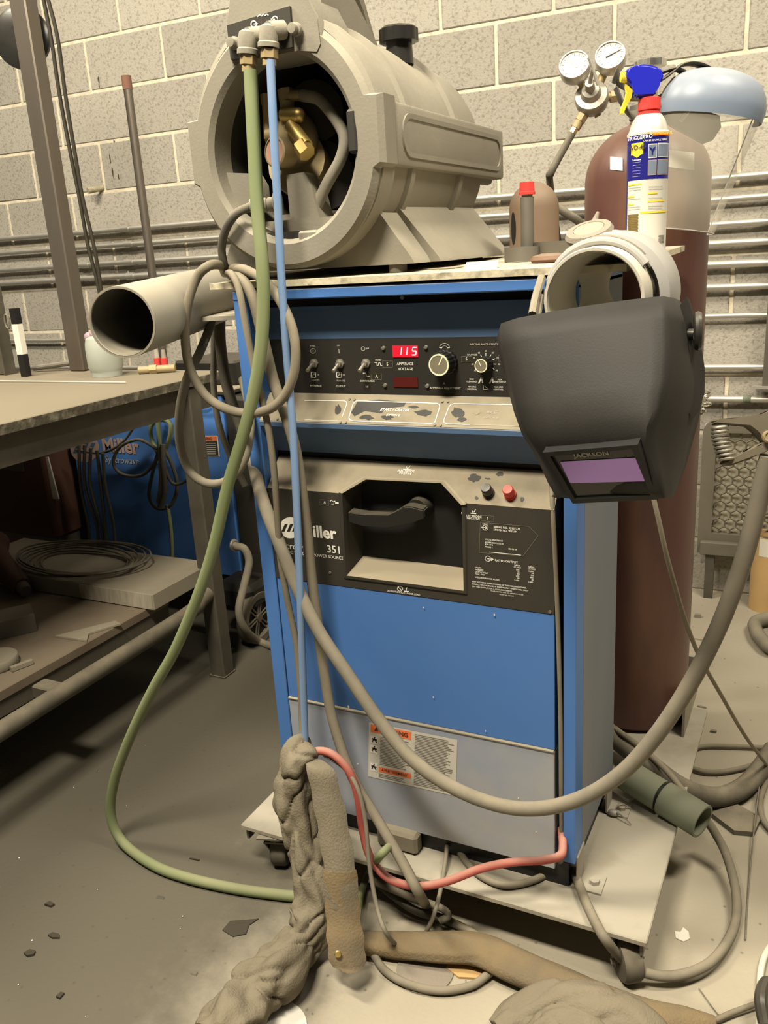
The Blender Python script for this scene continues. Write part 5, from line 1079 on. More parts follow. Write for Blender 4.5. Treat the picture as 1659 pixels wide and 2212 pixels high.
p=at(10,1372,Z=SZ+.001); M=Matrix.Translation((p.x-.03,p.y,SZ))@Matrix.Rotation(-.62,4,'Z'); bm=B(); box(bm,(-.05,-.12,.001),(.05,.10,.006),M); box(bm,(-.05,-.12,.006),(-.045,.10,.045),M); box(bm,(.045,-.12,.006),(.05,.10,.045),M); box(bm,(-.05,-.12,.045),(.05,.10,.05),M); obj('square_tube',bm,MAT['steel_dark'],None,label='dark piece of square tube on the lower shelf at the left',cat='tube')
p=at(175,1372,Z=SZ+.001); bm=B(); prism(bm,[(p.x-.06,p.y-.035,SZ+.001),(p.x+.05,p.y-.028,SZ+.001),(p.x+.02,p.y+.01,SZ+.001),(p.x+.06,p.y+.09,SZ+.001),(p.x+.03,p.y+.10,SZ+.001)],(0,0,.005)); obj('plate_offcut',bm,MAT['alu_plate'],None,label='thin angular plate offcut on the lower shelf near the slab',cat='offcut')
bm=B(); a=at(-10,1205,Y=.45); b=at(48,1268,Y=.38); tube(bm,[a+Vector((-.06,.05,.03)),a,b],[.05,.045,.03],14,5); t=thing('red_torch','dull red tool with a black nose lying on the lower shelf at the left','tool',(a.x,a.y,SZ+.05)); obj('red_body',bm,MAT['crate_red'],t); bm=B(); cyl(bm,b,b+(b-a).normalized()*.03,.022,.018,12); obj('black_nose',bm,MAT['rubber'],t)
# dark crate and leaning boards behind
bm=B(); box(bm,(-2.35,.88,.30),(-1.90,1.12,.66),None,.006); t=thing('brown_crate','dark brown crate standing under the back of the bench','crate',(-2.12,1.0,.0)); obj('crate_box',bm,MAT['crate_red'],t); bm=B(); box(bm,(-2.33,.9,0.0),(-1.92,1.1,.30)); obj('crate_base',bm,MAT['bench_steel'],t); bm=B(); box(bm,(-2.355,.874,.56),(-2.0,.884,.62)); obj('crate_strip',bm,MAT['bench_steel'],t)
P=[at(92,985,Y=.92),at(112,985,Y=.92),at(135,1075,Y=.92),at(120,1075,Y=.92)]
bm=B(); prism(bm,[Vector((q.x,.90,q.z)) for q in P],(0,.006,0)); obj('white_strip',bm,MAT['paper'],None,label='pale strip leaning beside the brown crate under the bench',cat='strip')
lw=random.Random(9)
ORD=('leftmost','second','third','fourth','rightmost')
for k in range(5):
    x=175+k*13; P=[at(x-5,955+k*6,Y=.90),at(x+lw.uniform(-6,6),1050,Y=.905),at(x+18+lw.uniform(-6,6),1140,Y=.90),at(x+22,1222,Y=.88)]
    bm=B(); tube(bm,P,.006,8,5); obj('hanging_cable',bm,MAT['hose_dark'],None,label='%s of five dark cables hanging under the bench before the logo'%ORD[k],cat='cable',group='dark cables hanging under the bench')
# on the bench
p=at(232,812,Z=BZ); p.z=BZ+.0005
el=thing('pipe_elbow','pale green pipe fitting standing upright on the bench under the big pipe','pipe fitting',p); re_=pxm(37,p)
bm=B(); lathe(bm,[(re_*.86,0),(re_*.88,.012),(re_*.9,.018),(re_,.028),(re_,.085),(re_*.97,.10),(re_*.9,.115),(re_*.6,.122),(0,.122)],p,(0,0,1),32,ends=False); obj('fitting_body',bm,MAT['elbow'],el)
bm=B(); q=p+Vector((-re_*.75,-.01,.118)); sphere(bm,q,.016,1.1,.9,1,12,8); sphere(bm,q+Vector((.018,0,.008)),.012,1,1,.9,10,6); obj('foil_wrap',bm,MAT['purple_tape'],el)
for x,lab in ((342,'small red-based glass holder under the big pipe, left of two'),(357,'small red-based glass holder under the big pipe, right of two')):
    p=at(x,797,Z=BZ); p.z=BZ+.0005; t=thing('glass_holder',lab,'holder',p,group='glass holders on the bench'); bm=B(); cyl(bm,p,p+Vector((0,0,.034)),.0105,None,12); obj('red_base',bm,MAT['spray_red'],t); bm=B(); cyl(bm,p+Vector((0,0,.034)),p+Vector((0,0,.06)),.008,.006,12); obj('glass',bm,MAT['clear'],t)
bm=B(); a=at(-5,823,Z=BZ+.004); b=at(272,826,Z=BZ+.004); cyl(bm,Vector((a.x,a.y,BZ+.004)),Vector((b.x,b.y,BZ+.004)),.0022,None,8); obj('welding_rod',bm,MAT['pvc'],None,label='long pale welding rod lying across the bench top',cat='rod')
bm=B(); a=at(300,800,Z=BZ+.012); cyl(bm,a,a+Vector((.10,.05,0)),.012,None,14); cyl(bm,a+Vector((.03,.015,0)),a+Vector((.05,.025,0)),.016,None,6); obj('pipe_coupling',bm,MAT['brass_dusty'],None,label='dull metal coupling lying on the bench beneath the big pipe',cat='coupling')
# uprights
def upright(name,label,cat,x0,y0,x1,y1,w,m,base,**k):
    pass
pb=at(190,800,Z=BZ); yb=pb.y-.0; top=at(66,-60,Y=yb); base=Vector((pb.x-.0,yb,BZ)); base=at(178,800,Y=yb); base.z=BZ+.0005
top=Vector((base.x,yb,2.35)); 
up=thing('steel_upright','tall square steel tube standing on the back of the bench','post',base)
wu=pxm(21,base); bm=B(); box(bm,(base.x-wu,yb-wu*.8,BZ+.0005),(base.x+wu,yb+wu*.8,2.35),None,.004); obj('square_tube',bm,MAT['steel_rust'],up)
c=at(48,82,Y=yb+.05); bm=B(); lathe(bm,[(0,-.012),(.075,-.012),(.088,-.006),(.088,.004),(.075,.010),(.03,.012),(0,.012)],c,Vector((.35,-.9,.05)),40,ends=False); t=thing('round_pad','dark round backing disc fixed behind the top of the steel upright','disc',c); obj('disc',bm,MAT['black_gloss'],t); bm=B(); cyl(bm,c,(base.x,yb,c.z),.012,None,10); obj('disc_arm',bm,MAT['steel_dark'],t)
q=at(330,600,Y=1.06); tq=at(282,162,Y=1.06)
pr=thing('capped_pipe','thin upright pipe with a red-brown cap rising behind the big grey pipe','pipe',Vector((q.x,1.06,.8585))); bm=B(); cyl(bm,(q.x,1.06,.8587),(q.x,1.06,tq.z-.03),pxm(9,q),None,16); obj('pipe',bm,MAT['steel_rust'],pr); bm=B(); cyl(bm,(q.x,1.06,tq.z-.04),(q.x,1.06,tq.z),pxm(10,q),None,16); obj('pipe_end',bm,MAT['rust_red'],pr)
for k,(dx,lab) in enumerate(((0,'left'),(14,'right'))):
    P=[at(96+dx*.6-8,-30,Y=.70),at(110+dx,80,Y=.70),at(128+dx*.9,200,Y=.70),at(152+dx*.7,330,Y=.70),at(172+dx*.5,430,Y=.70),at(190+dx*.9,530,Y=.70),at(212+dx*.4,618,Y=.70),at(222,660,Y=.70)+Vector((0,0,-.1)),at(224,690,Y=.70)+Vector((.02,0,-.12))]
    P[-1].z=BZ+.006
    tube_obj('power_cord',P,.0055,MAT['cord_yellow'],label='dark %s cord of the pair hanging beside the steel upright'%lab,cat='cord')
a=at(30,800,Y=.70); bm=B(); box(bm,(a.x-.20,.66,BZ+.0005),(a.x+.005,.69,at(0,560,Y=.66).z),None,.003); t=thing('steel_box_post','dark steel plate post standing on the bench at the left edge','post',Vector((a.x-.1,.68,BZ))); obj('plate',bm,MAT['bench_steel'],t)
bm=B(); box(bm,(a.x+.004,.655,BZ+.0005),(a.x+.010,.70,at(0,560,Y=.66).z)); obj('flange',bm,MAT['bench_steel'],t)
a=at(45,797,Y=.64); zz0=BZ+.0008; lv=thing('marker_level','black and white level standing against the dark post on the bench','level',Vector((a.x,.64,BZ)))
z1,z2,z3=at(40,765,Y=.64).z,at(35,700,Y=.64).z,at(30,666,Y=.64).z
for n_,za,zb2,m in (('black_end',zz0,z1,'black'),('white_body',z1,z2,'paper'),('black_end',z2,z3,'black')):
    bm=B(); box(bm,(a.x+.004,.632,za),(a.x+.030,.652,zb2)); obj(n_,bm,MAT[m],lv)
bm=B(); P=[Vector((a.x-.012+.010*math.cos(t_),.631,(z2+z3)/2-.015+.022*math.sin(t_))) for t_ in [i*.45 for i in range(15)]]; tube(bm,P,.0035,6,1,raw=True); obj('hook',bm,MAT['steel_dark'],lv)
bm=B(); a=at(95,802,Y=.78); b=at(180,780,Y=.78); cyl(bm,Vector((a.x,.74,BZ+.012)),Vector((b.x,.78,BZ+.03)),.009,None,10); obj('dark_rod',bm,MAT['steel_dark'],None,label='dark round bar lying slanted on the back of the bench',cat='bar')
# ---------------- second blue machine behind the bench ----------------
m2=thing('welding_machine','second blue welding machine in the shade behind the bench','welding machine',(-1.5,1.25,0))
X0,X1,Y2,Z0,Z1=-1.86,-1.14,1.0,.19,.842
bm=B(); box(bm,(X0,Y2,Z0),(X1,1.55,Z1),None,.003); obj('blue_cabinet',bm,MAT['blue'],m2)
bm=B(); box(bm,(X0-.01,Y2-.006,Z1),(X1+.03,1.56,Z1+.016),None,.003); obj('lid',bm,MAT['molded'],m2)
bm=B(); box(bm,(X1,Y2+.004,.16),(X1+.10,1.54,Z1-.005),None,.012); fr=obj('black_front',bm,MAT['black_panel'],m2)
bm=B(); box(bm,(X0,Y2+.01,.12),(X1+.10,1.54,Z0)); obj('base_frame',bm,MAT['black'],m2)
def g2(x,y,o=.001): return at(x,y,Y=Y2-o)
for r_ in range(6):
    q=at(505,930+r_*6,X=X1+.101); bm=B(); box(bm,(X1+.0995,q.y,q.z),(X1+.102,q.y+.10,q.z+.004)); obj('louvre',bm,MAT['black'],m2)
for r_ in range(8):
    q=at(527,1025+r_*4,X=X1+.101); bm=B(); box(bm,(X1+.0995,q.y,q.z),(X1+.102,q.y+.08,q.z+.003)); obj('louvre',bm,MAT['black'],m2)
logo(183,968,31,lambda x,y:g2(x,y),Vector((0,-1,0)),'logo_pink','blue_dark',m2)
p=g2(220,962,.0015); lettering('Miller',pxm(31,p)/.7,basis(p,(1,0,0),(0,0,1)),MAT['logo_pink'],m2,.035,align='LEFT',name='brand_lettering')
p=g2(226,992,.0015); lettering('Syncrowave',pxm(15,p)/.7,basis(p,(1,0,0),(0,0,1)),MAT['faded_ink'],m2,.0,shear=.3,align='LEFT',sx=.92)
bm=B(); bm.faces.new([bm.verts.new(g2(*q)) for q in ((400,941),(470,941),(475,986),(404,986))]); l2=obj('warning_label',bm,MAT['paper'],m2,smooth=False)
def l2q(n_,ps,m,o=.0016):
    bm=B(); bm.faces.new([bm.verts.new(g2(*q,o)) for q in ps]); obj(n_,bm,MAT[m],l2,smooth=False)
l2q('orange_band',((402,942.5),(468,942.5),(469,952),(402,952)),'label_orange'); l2q('black_text_block',((403,953),(469,953),(472,984.5),(405,984.5)),'label_black')
p=g2(441,947,.002); lettering('WARNING',pxm(6,p)/.7,basis(p,(1,0,0),(0,0,1)),MAT['label_black'],l2,.01)
for r_ in range(6): l2q('text_line',((406,957+r_*4.5),(466,957+r_*4.5),(466,958.5+r_*4.5),(406,958.5+r_*4.5)),'faded_ink',.002)
# wheel
wc=at(552,1312,X=X1+.115); rw=.092; wc.z=rw
bm=B(); lathe(bm,[(rw*.74,-.018),(rw*.97,-.02),(rw,-.012),(rw,.012),(rw*.97,.02),(rw*.74,.018),(rw*.72,0),(rw*.74,-.018)],wc,(1,0,0),40,ends=False); wh=obj('wheel_tyre',bm,MAT['rubber'],m2)
bm=B(); lathe(bm,[(0,-.005),(rw*.73,-.005),(rw*.73,.002),(0,.002)],wc,(1,0,0),32,ends=False); obj('wheel_web',bm,MAT['black'],wh)
for k in range(6):
    a=k*math.pi/3+.2; d=Vector((0,math.cos(a),math.sin(a))); w=Vector((0,-math.sin(a),math.cos(a)))*.005
    for s in (-1,1): bm=B(); cyl(bm,wc+Vector((.008,0,0))+w*s,wc+Vector((.008,0,0))+d*rw*.72+w*s*1.4,.003,None,6); obj('spoke',bm,MAT['rubber'],wh)
bm=B(); cyl(bm,wc-Vector((.02,0,0)),wc+Vector((.015,0,0)),.014,None,16); obj('wheel_hub',bm,MAT['rubber'],wh)
bm=B(); lathe(bm,[(rw*1.06,-.03),(rw*1.10,-.03),(rw*1.10,.026),(rw*1.06,.026)],wc,(1,0,0),24,ends=False,a0=math.radians(180+90-80),a1=math.radians(270+80)); 
bm.free()
bm=B(); box(bm,(X1-.03,wc.y-.04,.12),(X1+.13,wc.y+.25,.215),None,.02); obj('wheel_guard',bm,MAT['black_panel'],m2)
q=at(505,1178,X=X1+.10); bm=B(); torus(bm,q,(1,0,0),.016,.006,20,8); cyl(bm,q,q+Vector((.025,0,-.004)),.013,.011,14); obj('cable_gland',bm,MAT['steel'],m2)
bm=B(); tube(bm,[at(400,874,Y=.98),at(440,878,Y=.98),at(452,872,Y=.98)],.004,6,3); obj('latch',bm,MAT['steel_dark'],m2)
# hank of green and dark hose hanging on the second machine
hk=thing('hose_hank','hank of green and dark hose hung on the front of the second machine','hose hank',g2(355,1110,.03))
def hank(pts,r,m): 
    bm=B(); tube(bm,[at(x,y,Y=Y2-d) for x,y,d in pts],r,8,6); obj('hose_loop',bm,MAT[m],hk,ang=60)
hank([(338,905,.03),(325,925,.04),(330,955,.03),(345,985,.05)],.008,'hose_green'); hank([(338,905,.05),(365,912,.05),(368,940,.05),(352,985,.04)],.008,'hose_green')
hank([(340,900,.07),(345,960,.07),(348,1040,.07),(342,1085,.06)],.008,'hose_green')
hank([(340,970,.06),(300,950,.05),(260,965,.05),(245,1000,.05),(265,1025,.05),(310,1025,.06),(345,985,.07)],.006,'hose_dark'); hank([(345,965,.06),(330,1020,.06),(322,1070,.05),(340,1098,.05),(370,1090,.05),(383,1050,.05),(372,1005,.06),(352,965,.07)],.0065,'hose_dark')
hank([(350,970,.08),(360,1020,.08),(375,1045,.07),(400,1040,.07),(418,1015,.08)],.0055,'hose_dark'); hank([(362,1090,.05),(370,1150,.05),(372,1205,.05),(370,1235,.05)],.007,'hose_green')
hank([(300,905,.05),(265,955,.05),(220,978,.05),(165,972,.05)],.005,'hose_dark'); hank([(352,960,.08),(353,1010,.09),(356,1060,.08),(346,1095,.07)],.010,'hose_dark')
bm=B(); a=at(352,890,Y=Y2-.001); cyl(bm,a,a+Vector((0,-.12,.0)),.006,None,8); cyl(bm,at(330,890,Y=Y2-.06),at(385,886,Y=Y2-.06),.004,None,8); obj('hook_bar',bm,MAT['black'],m2)

# dark case on the lid of the second machine
a=at(372,760,Y=1.10); b=at(452,760,Y=1.10)
bm=B(); box(bm,(a.x,1.10,Z1+.0165),(b.x+.10,1.35,Z1+.10),None,.008); t=thing('black_case','black tool case lying on the lid of the second machine','case',((a.x+b.x)/2,1.2,Z1+.0165)); obj('case_body',bm,MAT['black_gloss'],t)
bm=B(); tube(bm,[(a.x+.05,1.098,Z1+.05),(a.x+.05,1.08,Z1+.06),(a.x+.13,1.08,Z1+.06),(a.x+.13,1.098,Z1+.05)],.006,8,4); obj('case_handle',bm,MAT['black_gloss'],t)
# ---------------- hoses and cables ----------------
def cable(name,pts,wpx,m,label,cat='cable',n=12,sub=8,r=None,end=None):
    """pts: (px,py,mode,val) with mode 'Y' or 'Z' or 'D'"""
    P=[]
    for q in pts:
        if len(q)==3: P.append(at(q[0],q[1],Y=q[2]))
        elif q[2]=='Z': P.append(at(q[0],q[1],Z=q[3]))
        elif q[2]=='X': P.append(at(q[0],q[1],X=q[3]))
        else: P.append(at(q[0],q[1],D=q[3]))
    if end: P+= [Vector(e) for e in end]
    rr=r if r else pxm(wpx/2,P[len(P)//2])
    P=[Vector((p.x,p.y,max(p.z,rr*.9+.0005))) for p in P]
    return tube_obj(name,P,rr,MAT[m],n=n,sub=sub,label=label,cat=cat)
cable('green_hose',[(541,152,-.040),(548,300,-.05),(556,450,-.06),(566,560,-.07),(569,650,-.075),(564,750,-.08),(548,850,-.085),(522,950,-.09),(492,1050,-.095),(462,1180,-.10),(430,1280,-.105),(380,1400,-.11),(330,1490,-.115),(282,1590,-.118),(246,1690,-.12),(240,1765,-.122),(268,1822,-.126),(330,1868,'Z',.012),(400,1895,'Z',.012),(500,1918,'Z',.012),(590,1931,'Z',.012),(648,1936,'Z',.014),(700,1930,'Z',.03)],24,'hose_green','long green hose from the pump fitting curving down to the floor','hose',14)
cable('blue_hose',[(584,130,-.040),(592,300,-.05),(600,440,-.055),(608,600,-.06),(619,760,-.065),(632,920,-.07),(641,1100,-.075),(648,1280,-.08),(654,1450,-.085),(658,1560,-.09),(660,1632,-.10)],17,'hose_blue','translucent blue hose hanging straight down the machine front','hose',14)
cable('coiled_cable',[(486,590,.03),(478,574,.0),(452,574,-.05),(425,600,-.06),(405,660,-.07),(400,730,-.07),(412,800,-.07),(450,860,-.075),(510,890,-.08),(570,888,-.08),(612,858,-.075),(636,800,-.07),(636,730,-.065),(615,668,-.055),(580,615,-.035),(535,585,-.02),(503,580,.01),(488,584,.04)],21,'hose_brown','big loop of dusty brown cable hung at the upper left machine corner')
cable('coiled_cable',[(470,640,.12),(455,700,.06),(432,760,.0),(406,812,-.03),(389,880,-.05),(388,955,-.06),(410,1018,-.06),(452,1045,-.065),(498,1034,-.06),(528,992,-.05),(540,930,-.03),(538,880,.0),(524,820,.06)],19,'hose_grey','lower loop of grey cable hanging left of the blue post')
cable('coiled_cable',[(487,592,.02),(500,592,-.03),(516,625,-.05),(530,700,-.06),(548,790,-.065),(570,880,-.07),(584,950,-.07),(594,1040,-.07),(600,1130,-.065),(606,1210,-.06),(622,1300,-.055),(640,1390,-.055),(648,1480,-.06),(652,1560,-.07),(654,1635,-.09)],15,'hose_brown','thin dusty cable running down beside the blue hose')
cable('torch_cable',[(500,594,.03),(520,602,-.02),(545,640,-.035),(566,720,-.04),(590,820,-.05),(618,900,-.055),(638,970,-.055),(652,1060,-.055),(663,1150,-.05),(672,1240,-.05),(684,1330,-.05),(700,1450,-.05),(720,1560,-.06),(760,1675,-.08),(812,1765,-.10),(868,1860,-.13),(905,1930,-.15),(920,1955,'Z',.015)],23,'hose_brown','thick dusty torch cable slanting down across the left of the machine front')
cable('ground_cable',[(540,930,.10),(548,1000,.02),(566,1075,-.03),(600,1165,-.06),(640,1265,-.07),(690,1365,-.08),(750,1455,-.09),(815,1550,-.10),(890,1640,-.11),(980,1702,-.12),(1080,1740,-.12),(1170,1746,-.12),(1260,1722,-.12),(1345,1668,-.12),(1420,1585,-.12),(1490,1478,-.12),(1550,1360,-.12),(1596,1240,-.12),(1625,1140,-.12),(1644,1060,-.12),(1662,985,-.12)],31,'hose_grey','heavy grey welding cable swinging across the lower machine front to the clamp','cable',16,10)
cable('dark_cable',[(478,640,.22),(475,700,.20),(478,760,.18),(492,840,.16),(520,920,.14),(545,990,.12),(560,1060,.14)],24,'hose_dark','dark thick cable hanging behind the loops left of the blue post')
cable('dark_cable',[(462,690,.26),(462,760,.24),(462,840,.22),(474,920,.2),(500,990,.2),(530,1050,.2)],14,'hose_dark','dark thin cable hanging left of the thick dark cable')
cable('grey_hose',[(508,1180,'X',-1.03),(528,1186,'X',-1.0),(538,1215,'X',-.985),(527,1265,'X',-.985),(516,1320,'X',-.985),(530,1360,'X',-.988),(560,1385,'Z',.014),(600,1400,'Z',.014),(640,1405,'Z',.014)],17,'hose_grey','grey hose curving from the second machine round its wheel','hose')
cable('pump_cord',[(541,446,.0),(510,462,-.02),(488,495,-.02),(479,535,-.01),(484,570,.0),(492,588,.02)],18,'hose_dark','dark power cord hanging out of the pump opening','cord')
cable('red_hose',[(656,1632,-.10),(690,1622,-.10),(722,1632,-.10),(755,1668,-.10),(773,1720,-.10),(783,1790,-.10),(800,1852,-.11),(840,1898,-.12),(900,1914,-.12),(965,1904,-.11),(1040,1876,-.09),(1110,1862,-.07),(1175,1858,-.05),(1210,1848,-.03),(1216,1825,-.01),(1213,1790,.02)],18,'hose_red','red rubber hose swagging along the bottom of the machine','hose')
cable('thin_cable',[(700,1630,-.10),(745,1660,-.10),(775,1710,-.11),(790,1780,-.12),(797,1860,-.14),(812,1950,-.17),(834,2015,-.20),(868,2046,'Z',.006),(905,2034,'Z',.006),(932,1990,-.12),(950,1930,-.08),(962,1860,-.03),(966,1820,.02)],10,'hose_grey','thin grey cable looping down to the floor in front of the cart')
cable('deck_cable',[(992,1840,.02),(1010,1865,-.005),(1040,1893,'Z',PZ+.008),(1090,1912,'Z',PZ+.008),(1150,1902,'Z',PZ+.008),(1200,1875,'Z',PZ+.012),(1216,1840,-.015)],16,'hose_grey','grey cable bent on the cart deck under the machine front')
cable('floor_loop_cable',[(1240,1880,'Z',PZ+.012),(1262,1940,'Z',PZ+.012),(1290,2000,'Z',PZ+.010),(1310,2032,-.09),(1345,2072,'Z',.05),(1400,2103,'Z',.03),(1470,2106,'Z',.025),(1540,2074,'Z',.022),(1585,2005,'Z',.022),(1590,1930,'Z',.03),(1570,1850,'Z',.05),(1545,1800,'Z',.08),(1526,1772,'Z',.10)],22,'hose_grey','large loop of grey cable on the floor right of the cart')
cable('thin_cable',[(1408,1060,'D',1.30),(1422,1120,'D',1.31),(1440,1200,'D',1.33),(1462,1280,'D',1.36),(1482,1345,'D',1.40),(1512,1420,'D',1.48),(1560,1505,'D',1.60),(1610,1590,'D',1.75),(1662,1660,'Z',.01)],10,'hose_brown','thin tan cable hanging below the helmet and slanting to the right')
cable('side_cable',[(1188,1015,.05),(1194,1100,.004),(1201,1240,.002),(1207,1400,.002),(1211,1560,.002),(1212,1700,.002),(1213,1810,.01)],10,'hose_brown','thin tan cable hanging in the gap beside the right post')
cable('thick_floor_cable',[(1290,1560,'D',2.0),(1335,1600,'Z',.16),(1400,1650,'Z',.15),(1470,1700,'Z',.10),(1540,1722,'Z',.035),(1600,1705,'Z',.03),(1640,1665,'Z',.03),(1670,1620,'Z',.03)],44,'hose_dark','very thick dark cable sagging off the back of the cart to the right')
cable('floor_cable',[(1450,1640,'Z',.02),(1510,1614,'Z',.01),(1580,1612,'Z',.01),(1670,1616,'Z',.01)],10,'hose_brown','thin brown cable straight across the floor behind the cylinder')
cable('floor_cable',[(1470,1650,'Z',.012),(1530,1668,'Z',.01),(1600,1660,'Z',.01),(1670,1636,'Z',.01)],11,'hose_brown','brown cable curved on the floor below the straight one')
cable('floor_cable',[(1655,1690,'Z',.01),(1642,1730,'Z',.01),(1648,1770,'Z',.01),(1672,1800,'Z',.01)],14,'hose_brown','brown cable bend on the floor at the right edge')
cable('brown_cable',[(1330,1575,'D',1.98),(1390,1620,'Z',.18),(1440,1665,'Z',.165),(1500,1740,'Z',.13)],14,'hose_brown','thin brown cable slanting across the cylinder foot to the green pipe')
cable('floor_hose',[(800,2050,'Z',.012),(830,2095,'Z',.010),(880,2125,'Z',.010),(950,2140,'Z',.010),(1015,2130,'Z',.010),(1050,2108,'Z',.012),(1075,2085,'Z',.012)],18,'hose_grey','grey hose arc on the floor around the worn cutting disc','hose')
cable('floor_cable',[(800,1895,'Z',.03),(850,1935,'Z',.03),(900,1968,'Z',.02),(960,1985,'Z',.014),(1020,2015,'Z',.012),(1065,2045,'Z',.010)],18,'hose_dark','dark cable on the floor running below the front edge of the cart')
cable('floor_cable',[(845,1825,-.12),(820,1850,-.14),(800,1880,'Z',.03),(780,1930,'Z',.015),(770,1990,'Z',.012)],16,'hose_green','greenish cable slanting under the red hose')
cable('floor_cable',[(800,1900,'Z',.06),(880,1935,'Z',.055),(950,1960,'Z',.05),(968,1978,'Z',.04),(950,1990,'Z',.03)],16,'hose_grey','grey cable with a blunt end on the floor before the cart')
cable('white_cable',[(1672,2030,'Z',.01),(1650,2070,'Z',.01),(1642,2120,'Z',.01),(1648,2165,'Z',.01),(1636,2230,'Z',.01)],14,'white_cord','white cord on the floor at the lower right corner','cord')
cable('brown_cable',[(1540,2206,'Z',.012),(1580,2188,'Z',.012),(1630,2170,'Z',.012),(1675,2155,'Z',.012)],12,'hose_brown','brown cord end on the floor at the lower right','cord')
cable('loose_wire',[(1610,2030,'Z',.004),(1616,1930,'Z',.004),(1630,1780,'Z',.02),(1640,1700,'Z',.03)],3,'steel_dark','thin straight wire on the floor right of the big cable loop','wire',6)
cable('loose_wire',[(1510,2135,'Z',.003),(1535,2170,'Z',.003),(1552,2192,'Z',.003)],3,'steel_dark','short loose wire on the floor near the lower right','wire',6)
# green pipe piece with a cut
a=at(1345,1668,Z=.165); b=at(1518,1775,Z=.14); d=(b-a).normalized(); rp=pxm(35,(a+b)/2)
gp=thing('green_pipe','short dusty green pipe lying across the cart edge','pipe',(a+b)/2-Vector((0,0,rp)))
m_=a.lerp(b,.52)
for n_,p,q in (('pipe_piece',a,m_-d*.004),('pipe_sleeve',m_+d*.004,b)):
    L=(q-p).length; bm=B(); k=1.0 if n_=='pipe_piece' else 1.05; lathe(bm,[(rp*.86*k,0),(rp*k,0),(rp*k,L),(rp*.86*k,L),(rp*.86*k,0)],p,d,32,ends=False); obj(n_,bm,MAT['green_pipe'],gp)
bm=B(); cyl(bm,m_-d*.01,m_+d*.01,rp*.84,None,24); obj('dark_gap',bm,MAT['black'],gp)
p=at(1590,1775,Z=.0); bm=B(); prism(bm,[(p.x-.07,p.y+.01,.0005),(p.x+.0,p.y-.05,.0005),(p.x+.04,p.y-.04,.0005),(p.x+.05,p.y+.02,.0005),(p.x-.02,p.y+.06,.0005)],(0,0,.012)); obj('rubber_mat',bm,MAT['rubber'],None,label='dusty flat rubber scrap on the floor behind the green pipe',cat='mat')
# ground clamp
gc=thing('ground_clamp','dusty spring ground clamp on the end of the heavy cable at the right edge','clamp',at(1640,1000,Y=-.12))
def gq(x,y,o=0.0): return at(x,y,Y=-.12)-CF*o
def slabp(pts,th,nm,m='hose_brown'):
    bm=B(); prism(bm,[gq(x,y)-CF*th/2 for x,y in pts],CF*th); bmesh.ops.bevel(bm,geom=bm.edges[:],offset=.002,segments=2,affect='EDGES'); obj(nm,bm,MAT[m],gc)
slabp([(1538,912),(1545,906),(1600,906),(1640,899),(1700,870),(1700,925),(1668,975),(1652,962),(1632,930),(1615,917),(1570,916),(1540,918)],.022,'upper_jaw')
slabp([(1556,1000),(1575,992),(1610,978),(1640,958),(1700,938),(1700,975),(1655,968),(1620,990),(1570,1008)],.020,'lower_jaw')
bm=B(); P=[]
for i in range(9*12+1):
    t_=i/(9*12); c=gq(1552+18*t_*t_,922+76*t_,.004); an=2*math.pi*i/12; rr=pxm(16,c); P.append(c+CR*(rr*math.cos(an))-CF*(rr*math.sin(an))*1.0+CD*0)
tube(bm,P,.0021,6,1,raw=True); obj('jaw_spring',bm,MAT['steel'],gc)
bm=B(); c=gq(1650,945,.011); cyl(bm,c,c-CF*.004,.008,None,14); torus(bm,c-CF*.004,CF,.006,.0016,18,6); obj('pivot_rivet',bm,MAT['brass_dusty'],gc)
# black clamp jaw at the lower right corner
p=at(1668,2170,Z=.02); bm=B(); P=[at(1652,2212,Z=.03),at(1644,2160,Z=.05),at(1654,2125,Z=.05),at(1672,2128,Z=.04)]; tube(bm,P,.011,10,6); obj('black_clamp',bm,MAT['black_gloss'],None,label='black plastic clamp loop at the lower right corner',cat='clamp')
# ---------------- leather sleeve and strap ----------------
from mathutils import noise as NOISE
nz=random.Random(11)
def cloth(name,pts,rad,m,label,cat,flat=1.0,n=40,sub=14,amp=.12,fr=34,parent=None):
    P=spline(pts,sub); N=len(P); bm=B(); s=None; rings=[]
    ph=[nz.uniform(0,6.28) for _ in range(8)]
    for i in range(N):
        u=i/(N-1); x=u*(len(rad)-1); k=min(int(x),len(rad)-2); R=rad[k]+(rad[k+1]-rad[k])*(x-k)
        d=(P[min(i+1,N-1)]-P[max(i-1,0)]).normalized()
        if s is None: s,t,_=frame(d)
        else: s=(s-d*s.dot(d)).normalized(); t=s.cross(d).normalized()
        ring=[]
        for j in range(n):
            a=2*math.pi*j/n
            v=Vector((math.cos(a)*1.1+ph[0],math.sin(a)*1.1+ph[1],u*fr*.16+.35*math.sin(a+ph[2])))
            f1=NOISE.noise(v); f2=NOISE.noise(v*2.3+Vector((3,1,5))); fold=1-abs(NOISE.noise(Vector((math.cos(a)*.7+ph[3],math.sin(a)*.7,u*fr*.21+.9*math.sin(a+ph[4])))))*2.2
            w=1+amp*(1.1*f1+.30*f2-.62*max(0,fold)**5)
            q=P[i]+(s*math.cos(a)+t*math.sin(a)*flat)*R*w
            if q.z<.002: q.z=.002+.001*math.sin(a*3+u*30)
            ring.append(bm.verts.new(q))
        rings.append(ring)
    for i in range(N-1):
        for j in range(n): bm.faces.new((rings[i][j],rings[i][(j+1)%n],rings[i+1][(j+1)%n],rings[i+1][j]))
    bm.faces.new(rings[0][::-1]); bm.faces.new(rings[-1])
    return obj(name,bm,MAT[m],parent,ang=80,label=label if parent is None else None,cat=cat if parent is None else None)
S_=lambda x,y,Y=None,Z=None: at(x,y,Y=Y) if Y is not None else at(x,y,Z=Z)
